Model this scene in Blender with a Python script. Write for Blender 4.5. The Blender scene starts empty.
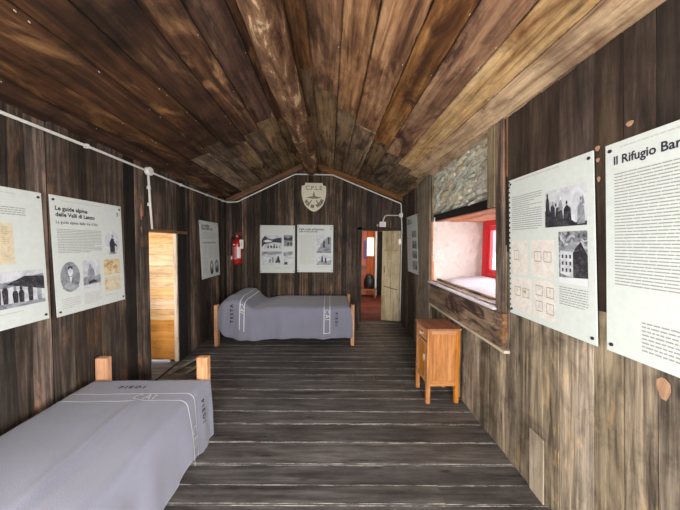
import bpy, math, random
from mathutils import Matrix, Vector, noise
R = random.Random(7)
C = bpy.context.scene.collection
sc = bpy.context.scene
def lin(c):
    c /= 255.0
    return c/12.92 if c <= .04045 else ((c+.055)/1.055)**2.4
def rgb(r, g, b): return (lin(r), lin(g), lin(b), 1)

# ------------------------------------------------------------------ materials
def newmat(name):
    m = bpy.data.materials.new(name); m.use_nodes = True
    nt = m.node_tree; nt.nodes.clear()
    o = nt.nodes.new('ShaderNodeOutputMaterial'); b = nt.nodes.new('ShaderNodeBsdfPrincipled')
    nt.links.new(b.outputs[0], o.inputs[0])
    return m, nt, b
class G:
    def __init__(s, nt): s.nt = nt
    def n(s, t, **k):
        x = s.nt.nodes.new(t)
        for a, v in k.items(): setattr(x, a, v)
        return x
    def l(s, a, b): s.nt.links.new(a, b)
    def math(s, op, a, b=None, c=None):
        x = s.n('ShaderNodeMath', operation=op)
        for i, v in enumerate((a, b, c)):
            if v is None: continue
            if isinstance(v, (int, float)): x.inputs[i].default_value = v
            else: s.l(v, x.inputs[i])
        return x.outputs[0]
    def mix(s, f, a, b, blend='MIX'):
        x = s.n('ShaderNodeMix', data_type='RGBA', blend_type=blend)
        for i, v in ((0, f), (6, a), (7, b)):
            if isinstance(v, (int, float)): x.inputs[i].default_value = v
            elif isinstance(v, tuple): x.inputs[i].default_value = v
            else: s.l(v, x.inputs[i])
        return x.outputs[2]
    def ramp(s, f, pts):
        x = s.n('ShaderNodeValToRGB'); e = x.color_ramp.elements
        while len(e) < len(pts): e.new(.5)
        for k, (p, c) in zip(e, pts): k.position = p; k.color = c if isinstance(c, tuple) else (c, c, c, 1)
        s.l(f, x.inputs[0]); return x.outputs[0]
    def noise(s, v, scale, detail=4, rough=.6, dist=0):
        x = s.n('ShaderNodeTexNoise'); x.inputs['Scale'].default_value = scale
        x.inputs['Detail'].default_value = detail; x.inputs['Roughness'].default_value = rough
        x.inputs['Distortion'].default_value = dist
        if v is not None: s.l(v, x.inputs['Vector'])
        return x.outputs['Fac']
    def bump(s, h, strength, dist, bsdf):
        x = s.n('ShaderNodeBump'); x.inputs['Strength'].default_value = strength; x.inputs['Distance'].default_value = dist
        s.l(h, x.inputs['Height']); s.l(x.outputs[0], bsdf.inputs['Normal'])
def plain(name, col, rough=.6, metal=0, spec=.5, emit=None, bump=None):
    m, nt, b = newmat(name); g = G(nt)
    tc = g.n('ShaderNodeTexCoord')
    f = g.noise(tc.outputs['Object'], 30, 3)
    v = g.mix(f, tuple(c*.9 for c in col[:3])+(1,), tuple(min(1, c*1.08) for c in col[:3])+(1,))
    g.l(v, b.inputs['Base Color'])
    b.inputs['Roughness'].default_value = rough; b.inputs['Metallic'].default_value = metal
    b.inputs['Specular IOR Level'].default_value = spec
    if bump: g.bump(g.noise(tc.outputs['Object'], bump[0], 4), bump[1], bump[2], b)
    if emit:
        b.inputs['Emission Color'].default_value = col; b.inputs['Emission Strength'].default_value = emit
    return m
def wood(name, dark, mid, light, tone=.35, patch=None, patchamt=(.5, .62), rough=.75, edge=None, gv=16, knots=.5, bs=.35, pscale=1.0, scratch=None, dirt=.65, dscale=1.4):
    """plank wood: UV in metres (u along the grain), face attribute rnd per plank, UV 'N' 0..1 over the plank"""
    m, nt, b = newmat(name); g = G(nt)
    uv = g.n('ShaderNodeUVMap', uv_map='UV'); at = g.n('ShaderNodeAttribute', attribute_name='rnd')
    sp = g.n('ShaderNodeSeparateXYZ'); g.l(uv.outputs[0], sp.inputs[0])
    r = at.outputs['Fac']
    off = g.math('MULTIPLY', r, 57.0)
    def vec(a, bb):
        c = g.n('ShaderNodeCombineXYZ')
        g.l(g.math('MULTIPLY_ADD', sp.outputs[0], a, off), c.inputs[0])
        g.l(g.math('MULTIPLY', sp.outputs[1], bb), c.inputs[1]); g.l(g.math('MULTIPLY', r, 31.0), c.inputs[2])
        return c.outputs[0]
    grain = g.noise(vec(.55, gv*1.25), 3.0, 7, .66, .45)
    fine = g.noise(vec(1.6, gv*6), 4.0, 4, .7, .2)
    col = g.ramp(grain, [(.33, dark), (.5, mid), (.69, light)])
    col = g.mix(.4, col, g.ramp(fine, [(.3, .45), (.58, 1.0)]), 'MULTIPLY')
    if patch:
        pf = g.noise(vec(1.1*pscale, 3.2*pscale), 1.6, 5, .62, 1.2)
        pf = g.ramp(pf, [(patchamt[0], 0.0), (patchamt[1], 1.0)])
        pc = g.mix(.5, patch, g.ramp(grain, [(.3, .45), (.65, 1.0)]), 'MULTIPLY')
        col = g.mix(pf, col, pc)
    # stains
    st = g.noise(vec(1.7, 4), 2.1, 6, .7, .6)
    col = g.mix(.7, col, g.ramp(st, [(.30, .45), (.50, 1.0)]), 'MULTIPLY')
    if knots:
        vo = g.n('ShaderNodeTexVoronoi'); vo.inputs['Scale'].default_value = 1.0; g.l(vec(2.2, 7), vo.inputs['Vector'])
        k = g.ramp(vo.outputs['Distance'], [(.03, 0.15), (.13, 1.0)])
        col = g.mix(knots, col, k, 'MULTIPLY')
    tc = g.n('ShaderNodeTexCoord')
    if dirt:
        dn = g.noise(tc.outputs['Object'], dscale, 7, .68, .5)
        col = g.mix(dirt, col, g.ramp(dn, [(.36, .22), (.56, 1.0)]), 'MULTIPLY')
    # hue / brightness per plank
    h = g.n('ShaderNodeHueSaturation')
    g.l(g.math('MULTIPLY_ADD', r, tone*2, 1-tone), h.inputs['Value'])
    r2 = g.math('FRACT', g.math('MULTIPLY', r, 7.31))
    g.l(g.math('MULTIPLY_ADD', r2, .3, .82), h.inputs['Saturation'])
    g.l(g.math('MULTIPLY_ADD', r2, .006, .496), h.inputs['Hue'])
    g.l(col, h.inputs['Color']); col = h.outputs[0]
    if scratch:
        sv = g.noise(vec(14, 20), 3.0, 5, .75, 2.5)
        col = g.mix(g.ramp(sv, [(.62, 0.0), (.72, .55)]), col, scratch)
    if edge:
        u2 = g.n('ShaderNodeUVMap', uv_map='plank'); s2 = g.n('ShaderNodeSeparateXYZ'); g.l(u2.outputs[0], s2.inputs[0])
        e = g.math('ABSOLUTE', g.math('SUBTRACT', s2.outputs[1], .5))
        e = g.ramp(e, [(.462, 0.0), (.488, 1.0)])
        en = g.ramp(g.noise(vec(5, 1), 1.5, 5, .7), [(.42, .05), (.62, 1.0)])
        col = g.mix(g.math('MULTIPLY', e, en), col, edge)
    g.l(col, b.inputs['Base Color'])
    b.inputs['Roughness'].default_value = rough; b.inputs['Specular IOR Level'].default_value = .35
    g.bump(g.math('ADD', grain, g.math('MULTIPLY', fine, .5)), bs, .01, b)
    return m
M = {}
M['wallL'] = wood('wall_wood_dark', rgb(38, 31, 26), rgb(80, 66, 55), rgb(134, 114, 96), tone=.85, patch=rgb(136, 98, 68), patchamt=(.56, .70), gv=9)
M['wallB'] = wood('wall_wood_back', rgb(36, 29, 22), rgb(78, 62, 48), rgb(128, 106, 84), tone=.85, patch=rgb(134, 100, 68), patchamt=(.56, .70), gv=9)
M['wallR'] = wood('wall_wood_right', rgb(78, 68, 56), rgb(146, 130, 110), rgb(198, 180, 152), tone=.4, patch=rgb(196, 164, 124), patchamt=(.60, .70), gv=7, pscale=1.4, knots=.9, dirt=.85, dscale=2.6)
M['wallRtop'] = wood('wall_wood_dark_brown', rgb(44, 34, 28), rgb(70, 56, 47), rgb(100, 84, 70), tone=.5, gv=6, knots=.3, bs=.15)
M['tanplank'] = wood('cut_off_plank', rgb(140, 120, 92), rgb(176, 156, 124), rgb(200, 182, 150), tone=.05, gv=8, dirt=.3)
M['trimlight'] = wood('raw_knot_wood', rgb(150, 104, 62), rgb(190, 140, 90), rgb(214, 168, 120), tone=.05, gv=8, dirt=.2)
M['post'] = wood('grey_board', rgb(96, 84, 66), rgb(140, 124, 100), rgb(168, 152, 126), tone=.12, gv=7)
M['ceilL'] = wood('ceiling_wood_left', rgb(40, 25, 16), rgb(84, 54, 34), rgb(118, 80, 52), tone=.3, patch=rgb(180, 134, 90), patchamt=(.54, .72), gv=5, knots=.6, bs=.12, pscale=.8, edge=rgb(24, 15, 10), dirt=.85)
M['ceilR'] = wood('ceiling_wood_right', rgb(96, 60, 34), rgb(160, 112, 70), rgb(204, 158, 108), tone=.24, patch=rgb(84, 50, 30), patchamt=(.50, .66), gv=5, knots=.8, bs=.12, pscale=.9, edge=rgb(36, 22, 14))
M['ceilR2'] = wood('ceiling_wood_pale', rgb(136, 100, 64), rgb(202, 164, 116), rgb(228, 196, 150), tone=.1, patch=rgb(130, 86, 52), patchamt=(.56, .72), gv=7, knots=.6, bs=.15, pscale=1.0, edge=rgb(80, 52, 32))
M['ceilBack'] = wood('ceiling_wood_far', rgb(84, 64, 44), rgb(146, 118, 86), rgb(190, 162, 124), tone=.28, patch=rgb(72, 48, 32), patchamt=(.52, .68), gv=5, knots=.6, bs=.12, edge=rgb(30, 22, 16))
M['floor'] = wood('floor_wood', rgb(50, 47, 46), rgb(84, 80, 78), rgb(116, 111, 107), tone=.2, patch=rgb(108, 102, 98), patchamt=(.52, .7), gv=6, knots=.8, bs=.3, edge=rgb(230, 224, 214), rough=.55, scratch=rgb(168, 162, 154), dirt=.4)
M['trim'] = wood('trim_wood', rgb(84, 54, 32), rgb(128, 88, 54), rgb(158, 116, 76), tone=.15, gv=9, dirt=.2)
M['rough'] = wood('rough_board', rgb(70, 52, 36), rgb(128, 100, 72), rgb(176, 146, 110), tone=.1, patch=rgb(70, 46, 34), patchamt=(.48, .58), gv=3, bs=.6, pscale=1.4, dirt=.3)
M['pine'] = wood('pine_boards', rgb(206, 158, 104), rgb(230, 188, 134), rgb(240, 206, 158), tone=.08, gv=6, knots=.35, bs=.1, edge=rgb(140, 96, 54), dirt=.2)
M['pine2'] = wood('pine_board_deep', rgb(184, 122, 64), rgb(208, 146, 84), rgb(220, 162, 100), tone=.05, gv=5, knots=.2, bs=.1, dirt=.2)
M['palewood'] = wood('pale_batten', rgb(176, 150, 120), rgb(206, 184, 156), rgb(226, 208, 184), tone=.06, gv=9, knots=.2, dirt=.2)
M['bedpost'] = wood('bed_wood', rgb(176, 116, 66), rgb(206, 146, 90), rgb(222, 166, 110), tone=.05, gv=12, knots=.3, bs=.1, dirt=.2)
M['cab'] = wood('cabinet_wood', rgb(156, 96, 44), rgb(186, 122, 62), rgb(208, 148, 84), tone=.07, gv=9, knots=.25, bs=.1, rough=.5, dirt=.2)
M['cabd'] = wood('cabinet_wood_dark', rgb(126, 74, 38), rgb(154, 94, 52), rgb(176, 116, 68), tone=.05, gv=9, knots=.25, bs=.1, rough=.5, dirt=.2)
M['copper'] = wood('raw_orange_wood', rgb(170, 96, 54), rgb(206, 128, 80), rgb(226, 158, 108), tone=.1, gv=12, knots=.1, dirt=.2)
M['door'] = wood('painted_door', rgb(158, 140, 108), rgb(196, 178, 144), rgb(214, 198, 168), tone=.05, gv=3, knots=.2, bs=.1, dirt=.2)
M['beam'] = wood('black_beam', rgb(14, 12, 11), rgb(28, 24, 22), rgb(44, 38, 34), tone=.1, gv=8, knots=0)
M['orangewall'] = wood('orange_wall_boards', rgb(150, 70, 34), rgb(186, 96, 50), rgb(206, 120, 70), tone=.1, gv=6, knots=.2, dirt=.2)
M['redfloor'] = wood('red_floor', rgb(84, 36, 22), rgb(116, 54, 34), rgb(136, 70, 46), tone=.1, gv=6, knots=.2)
M['dark'] = plain('dark_void', rgb(14, 11, 9), .95, spec=.1)
M['black'] = plain('black_plastic', rgb(24, 24, 26), .5)
M['white'] = plain('white_conduit', rgb(226, 224, 216), .45)
M['board'] = plain('printed_white_board', rgb(202, 208, 202), .45, spec=.4)
M['ink'] = plain('dark_ink', rgb(52, 46, 60), .6, spec=.2)
M['inkgrey'] = plain('grey_ink', rgb(148, 146, 144), .6, spec=.2)
M['inkpale'] = plain('pale_ink', rgb(182, 180, 176), .6, spec=.2)
M['red'] = plain('red_paint', rgb(206, 26, 36), .35)
M['extred'] = plain('extinguisher_red', rgb(168, 26, 30), .3)
M['plaster'] = plain('white_plaster', rgb(214, 204, 196), .85, bump=(14, .9, .03))
M['sill'] = plain('whitewashed_sill', rgb(206, 200, 206), .7, bump=(10, .6, .02))
M['steel'] = plain('steel', rgb(150, 148, 142), .35, metal=.8)
M['pin'] = plain('dark_pin', rgb(52, 52, 56), .4, metal=.3)
M['stripe'] = plain('woven_white', rgb(208, 206, 208), .9, spec=.1)
M['letter'] = plain('woven_black', rgb(28, 27, 34), .9, spec=.1)
M['fleck'] = plain('pale_fleck', rgb(214, 196, 168), .6)
M['snow'] = plain('bright_snow', rgb(240, 240, 242), .9)
M['pinkslab'] = plain('pink_slab', rgb(238, 150, 156), .8)
def mat_blanket():
    m, nt, b = newmat('grey_wool'); g = G(nt); tc = g.n('ShaderNodeTexCoord')
    uv = g.n('ShaderNodeUVMap', uv_map='UV')
    f = g.noise(uv.outputs[0], 260, 3, .7); f2 = g.noise(uv.outputs[0], 5, 4, .6)
    c = g.ramp(f, [(.25, rgb(94, 95, 107)), (.75, rgb(138, 138, 153))])
    c = g.mix(.35, c, g.ramp(f2, [(.3, .82), (.7, 1.0)]), 'MULTIPLY')
    g.l(c, b.inputs['Base Color']); b.inputs['Roughness'].default_value = .95; b.inputs['Specular IOR Level'].default_value = .1
    b.inputs['Sheen Weight'].default_value = .25
    g.bump(g.math('ADD', f, g.math('MULTIPLY', f2, .6)), .3, .004, b); return m
M['wool'] = mat_blanket()
def mat_stone():
    m, nt, b = newmat('dry_stone'); g = G(nt); at = g.n('ShaderNodeAttribute', attribute_name='rnd'); tc = g.n('ShaderNodeTexCoord')
    c = g.ramp(at.outputs['Fac'], [(0, rgb(178, 172, 158)), (.3, rgb(206, 200, 184)), (.5, rgb(180, 188, 176)), (.75, rgb(214, 202, 172)), (1, rgb(150, 142, 132))])
    f = g.noise(tc.outputs['Object'], 22, 7, .7, .6)
    c = g.mix(.8, c, g.ramp(f, [(.34, .4), (.52, 1.0)]), 'MULTIPLY')
    g.l(c, b.inputs['Base Color']); b.inputs['Roughness'].default_value = .9
    g.bump(f, .8, .02, b); return m
M['stone'] = mat_stone()
def mat_log():
    m, nt, b = newmat('stripped_log'); g = G(nt); uv = g.n('ShaderNodeUVMap', uv_map='UV')
    mp = g.n('ShaderNodeMapping'); g.l(uv.outputs[0], mp.inputs[0]); mp.inputs['Scale'].default_value = (1.5, 4.5, 1)
    f = g.noise(mp.outputs[0], 2.0, 8, .70, .6); f2 = g.noise(mp.outputs[0], 9, 5, .7, .5)
    c = g.ramp(f, [(.32, rgb(50, 34, 24)), (.45, rgb(116, 84, 62)), (.56, rgb(150, 114, 84)), (.61, rgb(216, 186, 146)), (.75, rgb(222, 194, 158))])
    c = g.mix(.75, c, g.ramp(f2, [(.34, .3), (.50, 1.0)]), 'MULTIPLY')
    g.l(c, b.inputs['Base Color']); b.inputs['Roughness'].default_value = .85; b.inputs['Specular IOR Level'].default_value = .2
    g.bump(g.math('ADD', f, f2), .7, .02, b); return m
M['log'] = mat_log()
def mat_photo(name, lo, mid, hi, s=7.0, dist=1.2):
    m, nt, b = newmat(name); g = G(nt); tc = g.n('ShaderNodeTexCoord')
    f = g.noise(tc.outputs['Object'], s*4, 5, .65, dist)
    g.l(g.ramp(f, [(.36, lo), (.5, mid), (.66, hi)]), b.inputs['Base Color'])
    b.inputs['Roughness'].default_value = .5; b.inputs['Specular IOR Level'].default_value = .3
    return m
M['bw'] = mat_photo('grey_photo_print', rgb(52, 52, 56), rgb(128, 130, 134), rgb(198, 200, 202))
M['bwlight'] = mat_photo('pale_photo_print', rgb(176, 178, 182), rgb(196, 198, 202), rgb(214, 216, 220), 3)
M['bwmid'] = mat_photo('mid_grey_print', rgb(104, 108, 114), rgb(138, 142, 148), rgb(166, 170, 174), 4)
M['bwdark'] = mat_photo('dark_grey_print', rgb(30, 30, 34), rgb(50, 50, 54), rgb(88, 88, 92), 9)
M['bwwhite'] = plain('print_white', rgb(214, 216, 216), .6)
M['map'] = mat_photo('map_print', rgb(206, 198, 190), rgb(216, 209, 200), rgb(224, 218, 208), 5)
M['beige'] = mat_photo('beige_document', rgb(196, 184, 156), rgb(206, 194, 166), rgb(214, 204, 178), 5)
M['tan'] = mat_photo('tan_document', rgb(160, 128, 84), rgb(206, 184, 144), rgb(220, 206, 172), 5)
def mat_glass():
    m, nt, b = newmat('window_glass')
    b.inputs['Base Color'].default_value = (1, 1, 1, 1); b.inputs['Roughness'].default_value = .0
    b.inputs['Transmission Weight'].default_value = 1; b.inputs['IOR'].default_value = 1.02
    return m
M['glass'] = mat_glass()

# ------------------------------------------------------------------ frames and mesh builder
class Frame:            # u along the wall, z up, d out of the wall into the room
    def __init__(s, o, u, n): s.o = Vector(o); s.u = Vector(u).normalized(); s.n = Vector(n).normalized(); s.shear = 0
    def __call__(s, u, z, d=0): return s.o + s.u*(u + s.shear*(z-1.3)) + Vector((0, 0, 1))*z + s.n*d
YB = 4.95; XL = -1.88
FL = Frame((XL, 0, 0), (0, 1, 0), (1, 0, 0))
FB = Frame((0, YB, 0), (1, 0, 0), (0, -1, 0))
UR = Vector((0.0291016, 0.9995765, 0))
FR = Frame((1.225886, 0, 0), UR, (-0.9995765, 0.0291016, 0)); FR.shear = .055
ID = lambda x, y, z=0: Vector((x, y, z))
def xr(y): return 1.225886 + y*.02911
RX, RZ = -.36, 3.02                       # ridge
def ceil_z(x): return RZ - (RX-x)*.478 if x < RX else RZ - (x-RX)*.362

class MB:
    def __init__(s): s.v = []; s.f = []; s.m = []; s.uv = []; s.nuv = []; s.r = []; s.mats = []; s.smooth = []
    def mi(s, m):
        if m not in s.mats: s.mats.append(m)
        return s.mats.index(m)
    def face(s, pts, m, uv=None, nuv=None, r=0, smooth=False):
        b = len(s.v); s.v += [Vector(p) for p in pts]; s.f.append(tuple(range(b, b+len(pts))))
        s.m.append(s.mi(m)); s.uv.append(uv or [(0, 0)]*len(pts)); s.nuv.append(nuv or [(.5, .5)]*len(pts)); s.r.append(r); s.smooth.append(smooth)
    def hexa(s, P, m, L, W, T, r=None, flip=False):
        """P: 8 corners, index = i + 2*j + 4*k ; i along the grain, j across, k thickness"""
        r = R.random() if r is None else r
        base = len(s.v); s.v += [Vector(p) for p in P]; mi = s.mi(m)
        o = R.random()*3
        def q(idx):
            s.f.append(tuple(base+i for i in idx)); s.m.append(mi); s.r.append(r); s.smooth.append(False)
            uv = []; nuv = []
            ks = {i >> 2 & 1 for i in idx}; js = {i >> 1 & 1 for i in idx}
            for i in idx:
                a, b, c = i & 1, i >> 1 & 1, i >> 2 & 1
                if len(ks) == 1: uv.append((a*L+o, b*W)); nuv.append((a, b))
                elif len(js) == 1: uv.append((a*L+o, W*b+c*T)); nuv.append((a, .5))
                else: uv.append((o+c*T*.2, b*W)); nuv.append((.5, .5))
            s.uv.append(uv); s.nuv.append(nuv)
        for idx in ((4, 5, 7, 6), (0, 2, 3, 1), (0, 1, 5, 4), (2, 6, 7, 3), (0, 4, 6, 2), (1, 3, 7, 5)): q(idx)
    def box(s, x0, x1, y0, y1, z0, z1, m, along='z', tf=None, r=None):
        tf = tf or ID
        ax = {'x': 0, 'y': 1, 'z': 2}[along]; lo = (x0, y0, z0); hi = (x1, y1, z1)
        oth = [a for a in (0, 1, 2) if a != ax]
        dims = [hi[a]-lo[a] for a in range(3)]
        if dims[oth[0]] < dims[oth[1]]: oth.reverse()
        P = []
        for i in range(8):
            c = [0, 0, 0]
            for bit, a in ((0, ax), (1, oth[0]), (2, oth[1])): c[a] = hi[a] if i >> bit & 1 else lo[a]
            P.append(tf(*c))
        s.hexa(P, m, dims[ax], dims[oth[0]], dims[oth[1]], r)
    def tube(s, pts, rad, m, n=8, cap=True, rs=None):
        pts = [Vector(p) for p in pts]; rings = []
        up0 = None
        for i, p in enumerate(pts):
            t = (pts[min(i+1, len(pts)-1)]-pts[max(i-1, 0)]).normalized()
            if up0 is None:
                a = Vector((0, 0, 1)) if abs(t.z) < .9 else Vector((1, 0, 0)); up0 = (a - t*a.dot(t)).normalized()
            else: up0 = (up0 - t*up0.dot(t)).normalized()
            b = t.cross(up0); rr = rs[i] if rs else rad
            base = len(s.v)
            for k in range(n):
                an = 2*math.pi*k/n; s.v.append(p + (up0*math.cos(an)+b*math.sin(an))*rr)
            rings.append(base)
        mi = s.mi(m); L = 0
        for i in range(len(pts)-1):
            L2 = L + (pts[i+1]-pts[i]).length
            for k in range(n):
                k2 = (k+1) % n
                s.f.append((rings[i]+k, rings[i]+k2, rings[i+1]+k2, rings[i+1]+k)); s.m.append(mi); s.r.append(.5); s.smooth.append(True)
                w = 2*math.pi*rad/n
                s.uv.append([(L, k*w), (L, (k+1)*w), (L2, (k+1)*w), (L2, k*w)]); s.nuv.append([(.5, .5)]*4)
            L = L2
        if cap:
            for ring, rev in ((rings[0], True), (rings[-1], False)):
                f = [ring+k for k in range(n)]; s.f.append(tuple(reversed(f)) if rev else tuple(f))
                s.m.append(mi); s.r.append(.5); s.smooth.append(False); s.uv.append([(0, 0)]*n); s.nuv.append([(.5, .5)]*n)
    def lathe(s, prof, m, n=24, o=(0, 0, 0)):
        o = Vector(o); mi = s.mi(m); base = len(s.v)
        for r_, z in prof:
            for k in range(n):
                a = 2*math.pi*k/n; s.v.append(o+Vector((r_*math.cos(a), r_*math.sin(a), z)))
        for i in range(len(prof)-1):
            for k in range(n):
                k2 = (k+1) % n
                s.f.append((base+i*n+k, base+i*n+k2, base+(i+1)*n+k2, base+(i+1)*n+k)); s.m.append(mi); s.r.append(.5); s.smooth.append(True)
                s.uv.append([(0, 0)]*4); s.nuv.append([(.5, .5)]*4)
    def build(s, name, parent=None, bevel=0, weld=False, normals=True):
        me = bpy.data.meshes.new(name); me.from_pydata([tuple(v) for v in s.v], [], s.f)
        for m in s.mats: me.materials.append(M[m])
        me.polygons.foreach_set('material_index', s.m); me.polygons.foreach_set('use_smooth', s.smooth)
        me.uv_layers.new(name='UV'); me.uv_layers.new(name='plank'); u1 = me.uv_layers['UV']; u2 = me.uv_layers['plank']
        u1.data.foreach_set('uv', [c for f in s.uv for p in f for c in p]); u2.data.foreach_set('uv', [c for f in s.nuv for p in f for c in p])
        a = me.attributes.new('rnd', 'FLOAT', 'FACE'); a.data.foreach_set('value', s.r)
        if normals:
            import bmesh
            bm = bmesh.new(); bm.from_mesh(me)
            if weld: bmesh.ops.remove_doubles(bm, verts=bm.verts, dist=1e-5)
            bmesh.ops.recalc_face_normals(bm, faces=bm.faces); bm.to_mesh(me); bm.free()
        me.update()
        o = bpy.data.objects.new(name, me); C.objects.link(o)
        if parent: o.parent = parent
        if bevel:
            b = o.modifiers.new('bevel', 'BEVEL'); b.width = bevel; b.segments = 2; b.limit_method = 'ANGLE'
        return o
def empty(name, loc=(0, 0, 0), mat=None):
    o = bpy.data.objects.new(name, None); C.objects.link(o)
    if mat: o.matrix_world = mat
    else: o.location = loc
    o.empty_display_size = .1
    return o
def tag(o, label, cat, group=None):
    o['label'] = label; o['category'] = cat
    if group: o['group'] = group
    return o
def struct(o, label=None):
    o['kind'] = 'structure'
    if label: o['label'] = label
    return o

# ------------------------------------------------------------------ plank walls
def planks(F, u0, u1, z0, top, holes, wmin, wmax, mat, name, dj=.008, gap=.004, seams=(), matfn=None, thick=.022, maxh=None):
    mb = MB(); us = [u0]
    while us[-1] < u1-wmin: us.append(us[-1]+R.uniform(wmin, wmax))
    us[-1] = u1
    for s_ in list(seams)+[h[i] for h in holes for i in (0, 1)]:
        if u0 < s_ < u1:
            us = [u for u in us if abs(u-s_) > wmin*.45 or u in (u0, u1)]+[s_]
    us = sorted(set(us))
    for a, b in zip(us, us[1:]):
        mid = (a+b)/2; segs = [(z0, None)]
        for h in holes:
            if h[0] <= mid <= h[1]:
                n = []
                for lo, hi in segs:
                    if h[2] > lo: n.append((lo, h[2]))
                    if h[3] is not None: n.append((h[3], hi))
                segs = n
        for lo, hi in segs:
            d = R.uniform(0, dj); r = R.random(); m = matfn(mid, lo, R) if matfn else mat
            parts = [(lo, hi)]
            if maxh and hi is None and R.random() < .6 and lo < .5:
                c = R.uniform(*maxh); parts = [(lo, c), (c, None)]
            for q0, q1 in parts:
                ta = top(a) if q1 is None else q1; tb = top(b) if q1 is None else q1
                g = gap/2; P = []
                wob = R.uniform(-.004, .004)
                for i in range(8):
                    u = (b-g+wob*(i & 1)) if i >> 1 & 1 else a+g
                    z = (tb if i >> 1 & 1 else ta) if i & 1 else q0+.001
                    P.append(F(u, z, d if i >> 2 & 1 else d-thick))
                mb.hexa(P, m, (ta-q0), b-a, thick, r=R.random() if len(parts) > 1 else r)
    return mb
# left wall
LD = (2.81, 3.35, 0, 1.62)
LWIN = (-1.2, .45, .55, 1.95)
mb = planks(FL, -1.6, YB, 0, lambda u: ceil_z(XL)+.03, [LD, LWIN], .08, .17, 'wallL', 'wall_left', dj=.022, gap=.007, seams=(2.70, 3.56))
wl = struct(mb.build('wall_left'))
def backing(F, u0, u1, z1, holes, name, parent, d0=-.10, d1=-.03, mat='dark'):
    mb = MB(); us = sorted({u0, u1, *[h[0] for h in holes], *[h[1] for h in holes]})
    for a, b in zip(us, us[1:]):
        segs = [(0, z1)]
        for h in holes:
            if h[0] <= (a+b)/2 <= h[1]: segs = [q for lo, hi in segs for q in ((lo, h[2]), (h[3] if h[3] is not None else z1, hi)) if q[1] > q[0]+.001]
        for lo, hi in segs:
            mb.box(a, b, lo, hi, d0, d1, mat, 'x', tf=F)
    return mb.build(name, parent)
backing(FL, -1.6, YB+.1, 2.4, [LD, LWIN], 'wall_backing', wl)
# back wall: narrow planks, a smoother dark section above the door
BD = (.61, 1.36, 0, 1.75)
def bm_(u, lo, R_): return 'wallB'
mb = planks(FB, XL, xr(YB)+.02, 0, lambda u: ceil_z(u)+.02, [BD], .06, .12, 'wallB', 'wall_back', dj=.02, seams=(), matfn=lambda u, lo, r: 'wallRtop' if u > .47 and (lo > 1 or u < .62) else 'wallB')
wb = struct(mb.build('wall_back'))
backing(FB, XL-.1, xr(YB)+.12, 3.05, [BD], 'wall_backing', wb)
# right wall
WH = (1.94, 3.34, 1.04, 1.86)        # window opening, planking open above it up to the ceiling
def mR(u, lo, r):
    if lo > 1.5: return 'wallRtop'
    return 'wallR'
holes = [(1.94, 3.34, 1.04, None)]
mb = MB()
# upper part darker brown, boards run full height: two stacked mesh sets with the same seams
us = [-1.6, -1.4, -1.2, -1.0, -.8, -.6, -.4, -.25, -.1]
fixed = [.46, .62, .78, .95, 1.07, 1.20, 1.30, 1.40, 1.52, 1.64, 1.745, 1.84, 1.94, 2.07, 2.19, 2.32, 2.43, 2.56, 2.68, 2.80, 2.93, 3.05, 3.17, 3.34, 3.82]
while us[-1] < .3: us.append(us[-1]+R.uniform(.13, .2))
us += fixed
while us[-1] < YB-.1: us.append(us[-1]+R.uniform(.1, .16))
us[-1] = YB+.02
tones = {}
for a, b in zip(us, us[1:]):
    mid = (a+b)/2; g = .002; d = R.uniform(0, .010)
    if -1.2 < mid < -.1: segs = [(0, .9, 'wallR'), (1.9, 2.47, 'wallRtop')]  # rear gap: unseen opening added for the right rear light
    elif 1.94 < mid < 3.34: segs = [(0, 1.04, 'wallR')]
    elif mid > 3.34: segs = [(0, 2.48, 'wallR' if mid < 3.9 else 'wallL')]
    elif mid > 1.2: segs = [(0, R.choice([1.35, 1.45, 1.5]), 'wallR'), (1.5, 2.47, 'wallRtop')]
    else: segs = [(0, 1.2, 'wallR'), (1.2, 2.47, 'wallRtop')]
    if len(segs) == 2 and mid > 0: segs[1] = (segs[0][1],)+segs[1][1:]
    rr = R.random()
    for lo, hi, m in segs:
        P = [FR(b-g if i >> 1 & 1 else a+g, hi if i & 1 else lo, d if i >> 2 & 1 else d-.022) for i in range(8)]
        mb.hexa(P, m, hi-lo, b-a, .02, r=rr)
wr = struct(mb.build('wall_right'))
backing(FR, -1.6, YB+.12, 2.55, [(1.94, 3.34, 1.04, 1.80), (-1.2, -.1, .9, 1.9)], 'wall_backing', wr, -.14, -.085)
# short cut-off pale plank low on the right wall and a torn light patch
mb = MB()
mb.box(1.49, 1.60, 0, .37, .012, .018, 'tanplank', 'y', tf=FR)
struct(mb.build('pale_plank_patch', wr))['kind'] = 'structure'
mb = MB()
for (u, z_, w, h, m) in ((1.172, 1.955, .012, .022, 'trimlight'), (1.170, 1.90, .009, .018, 'trimlight'), (1.166, 1.81, .008, .022, 'trimlight'), (.925, .975, .022, .07, 'trimlight'), (1.035, 2.01, .015, .02, 'trimlight')):
    mb.face([FR(u+w*math.cos(t)*(1+.2*math.sin(3*t)), z_+h*math.sin(t)*.6, .0125) for t in [k*math.pi/5 for k in range(10)]], m, uv=[(k*.01, .02*(k % 3)) for k in range(10)])
mb.build('raw_patch', wr)
# front wall behind the camera, with a door opening
FF = Frame((0, -1.6, 0), (1, 0, 0), (0, 1, 0))
FD = (-.45, .75, 0, 2.05)
mb = planks(FF, XL, xr(-1.6)+.02, 0, lambda u: ceil_z(u)+.02, [FD], .12, .2, 'wallL', 'wall_front', dj=.01)
wf = struct(mb.build('wall_front'))
backing(FF, XL-.1, xr(-1.6)+.1, 3.05, [FD], 'wall_backing', wf)

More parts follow.
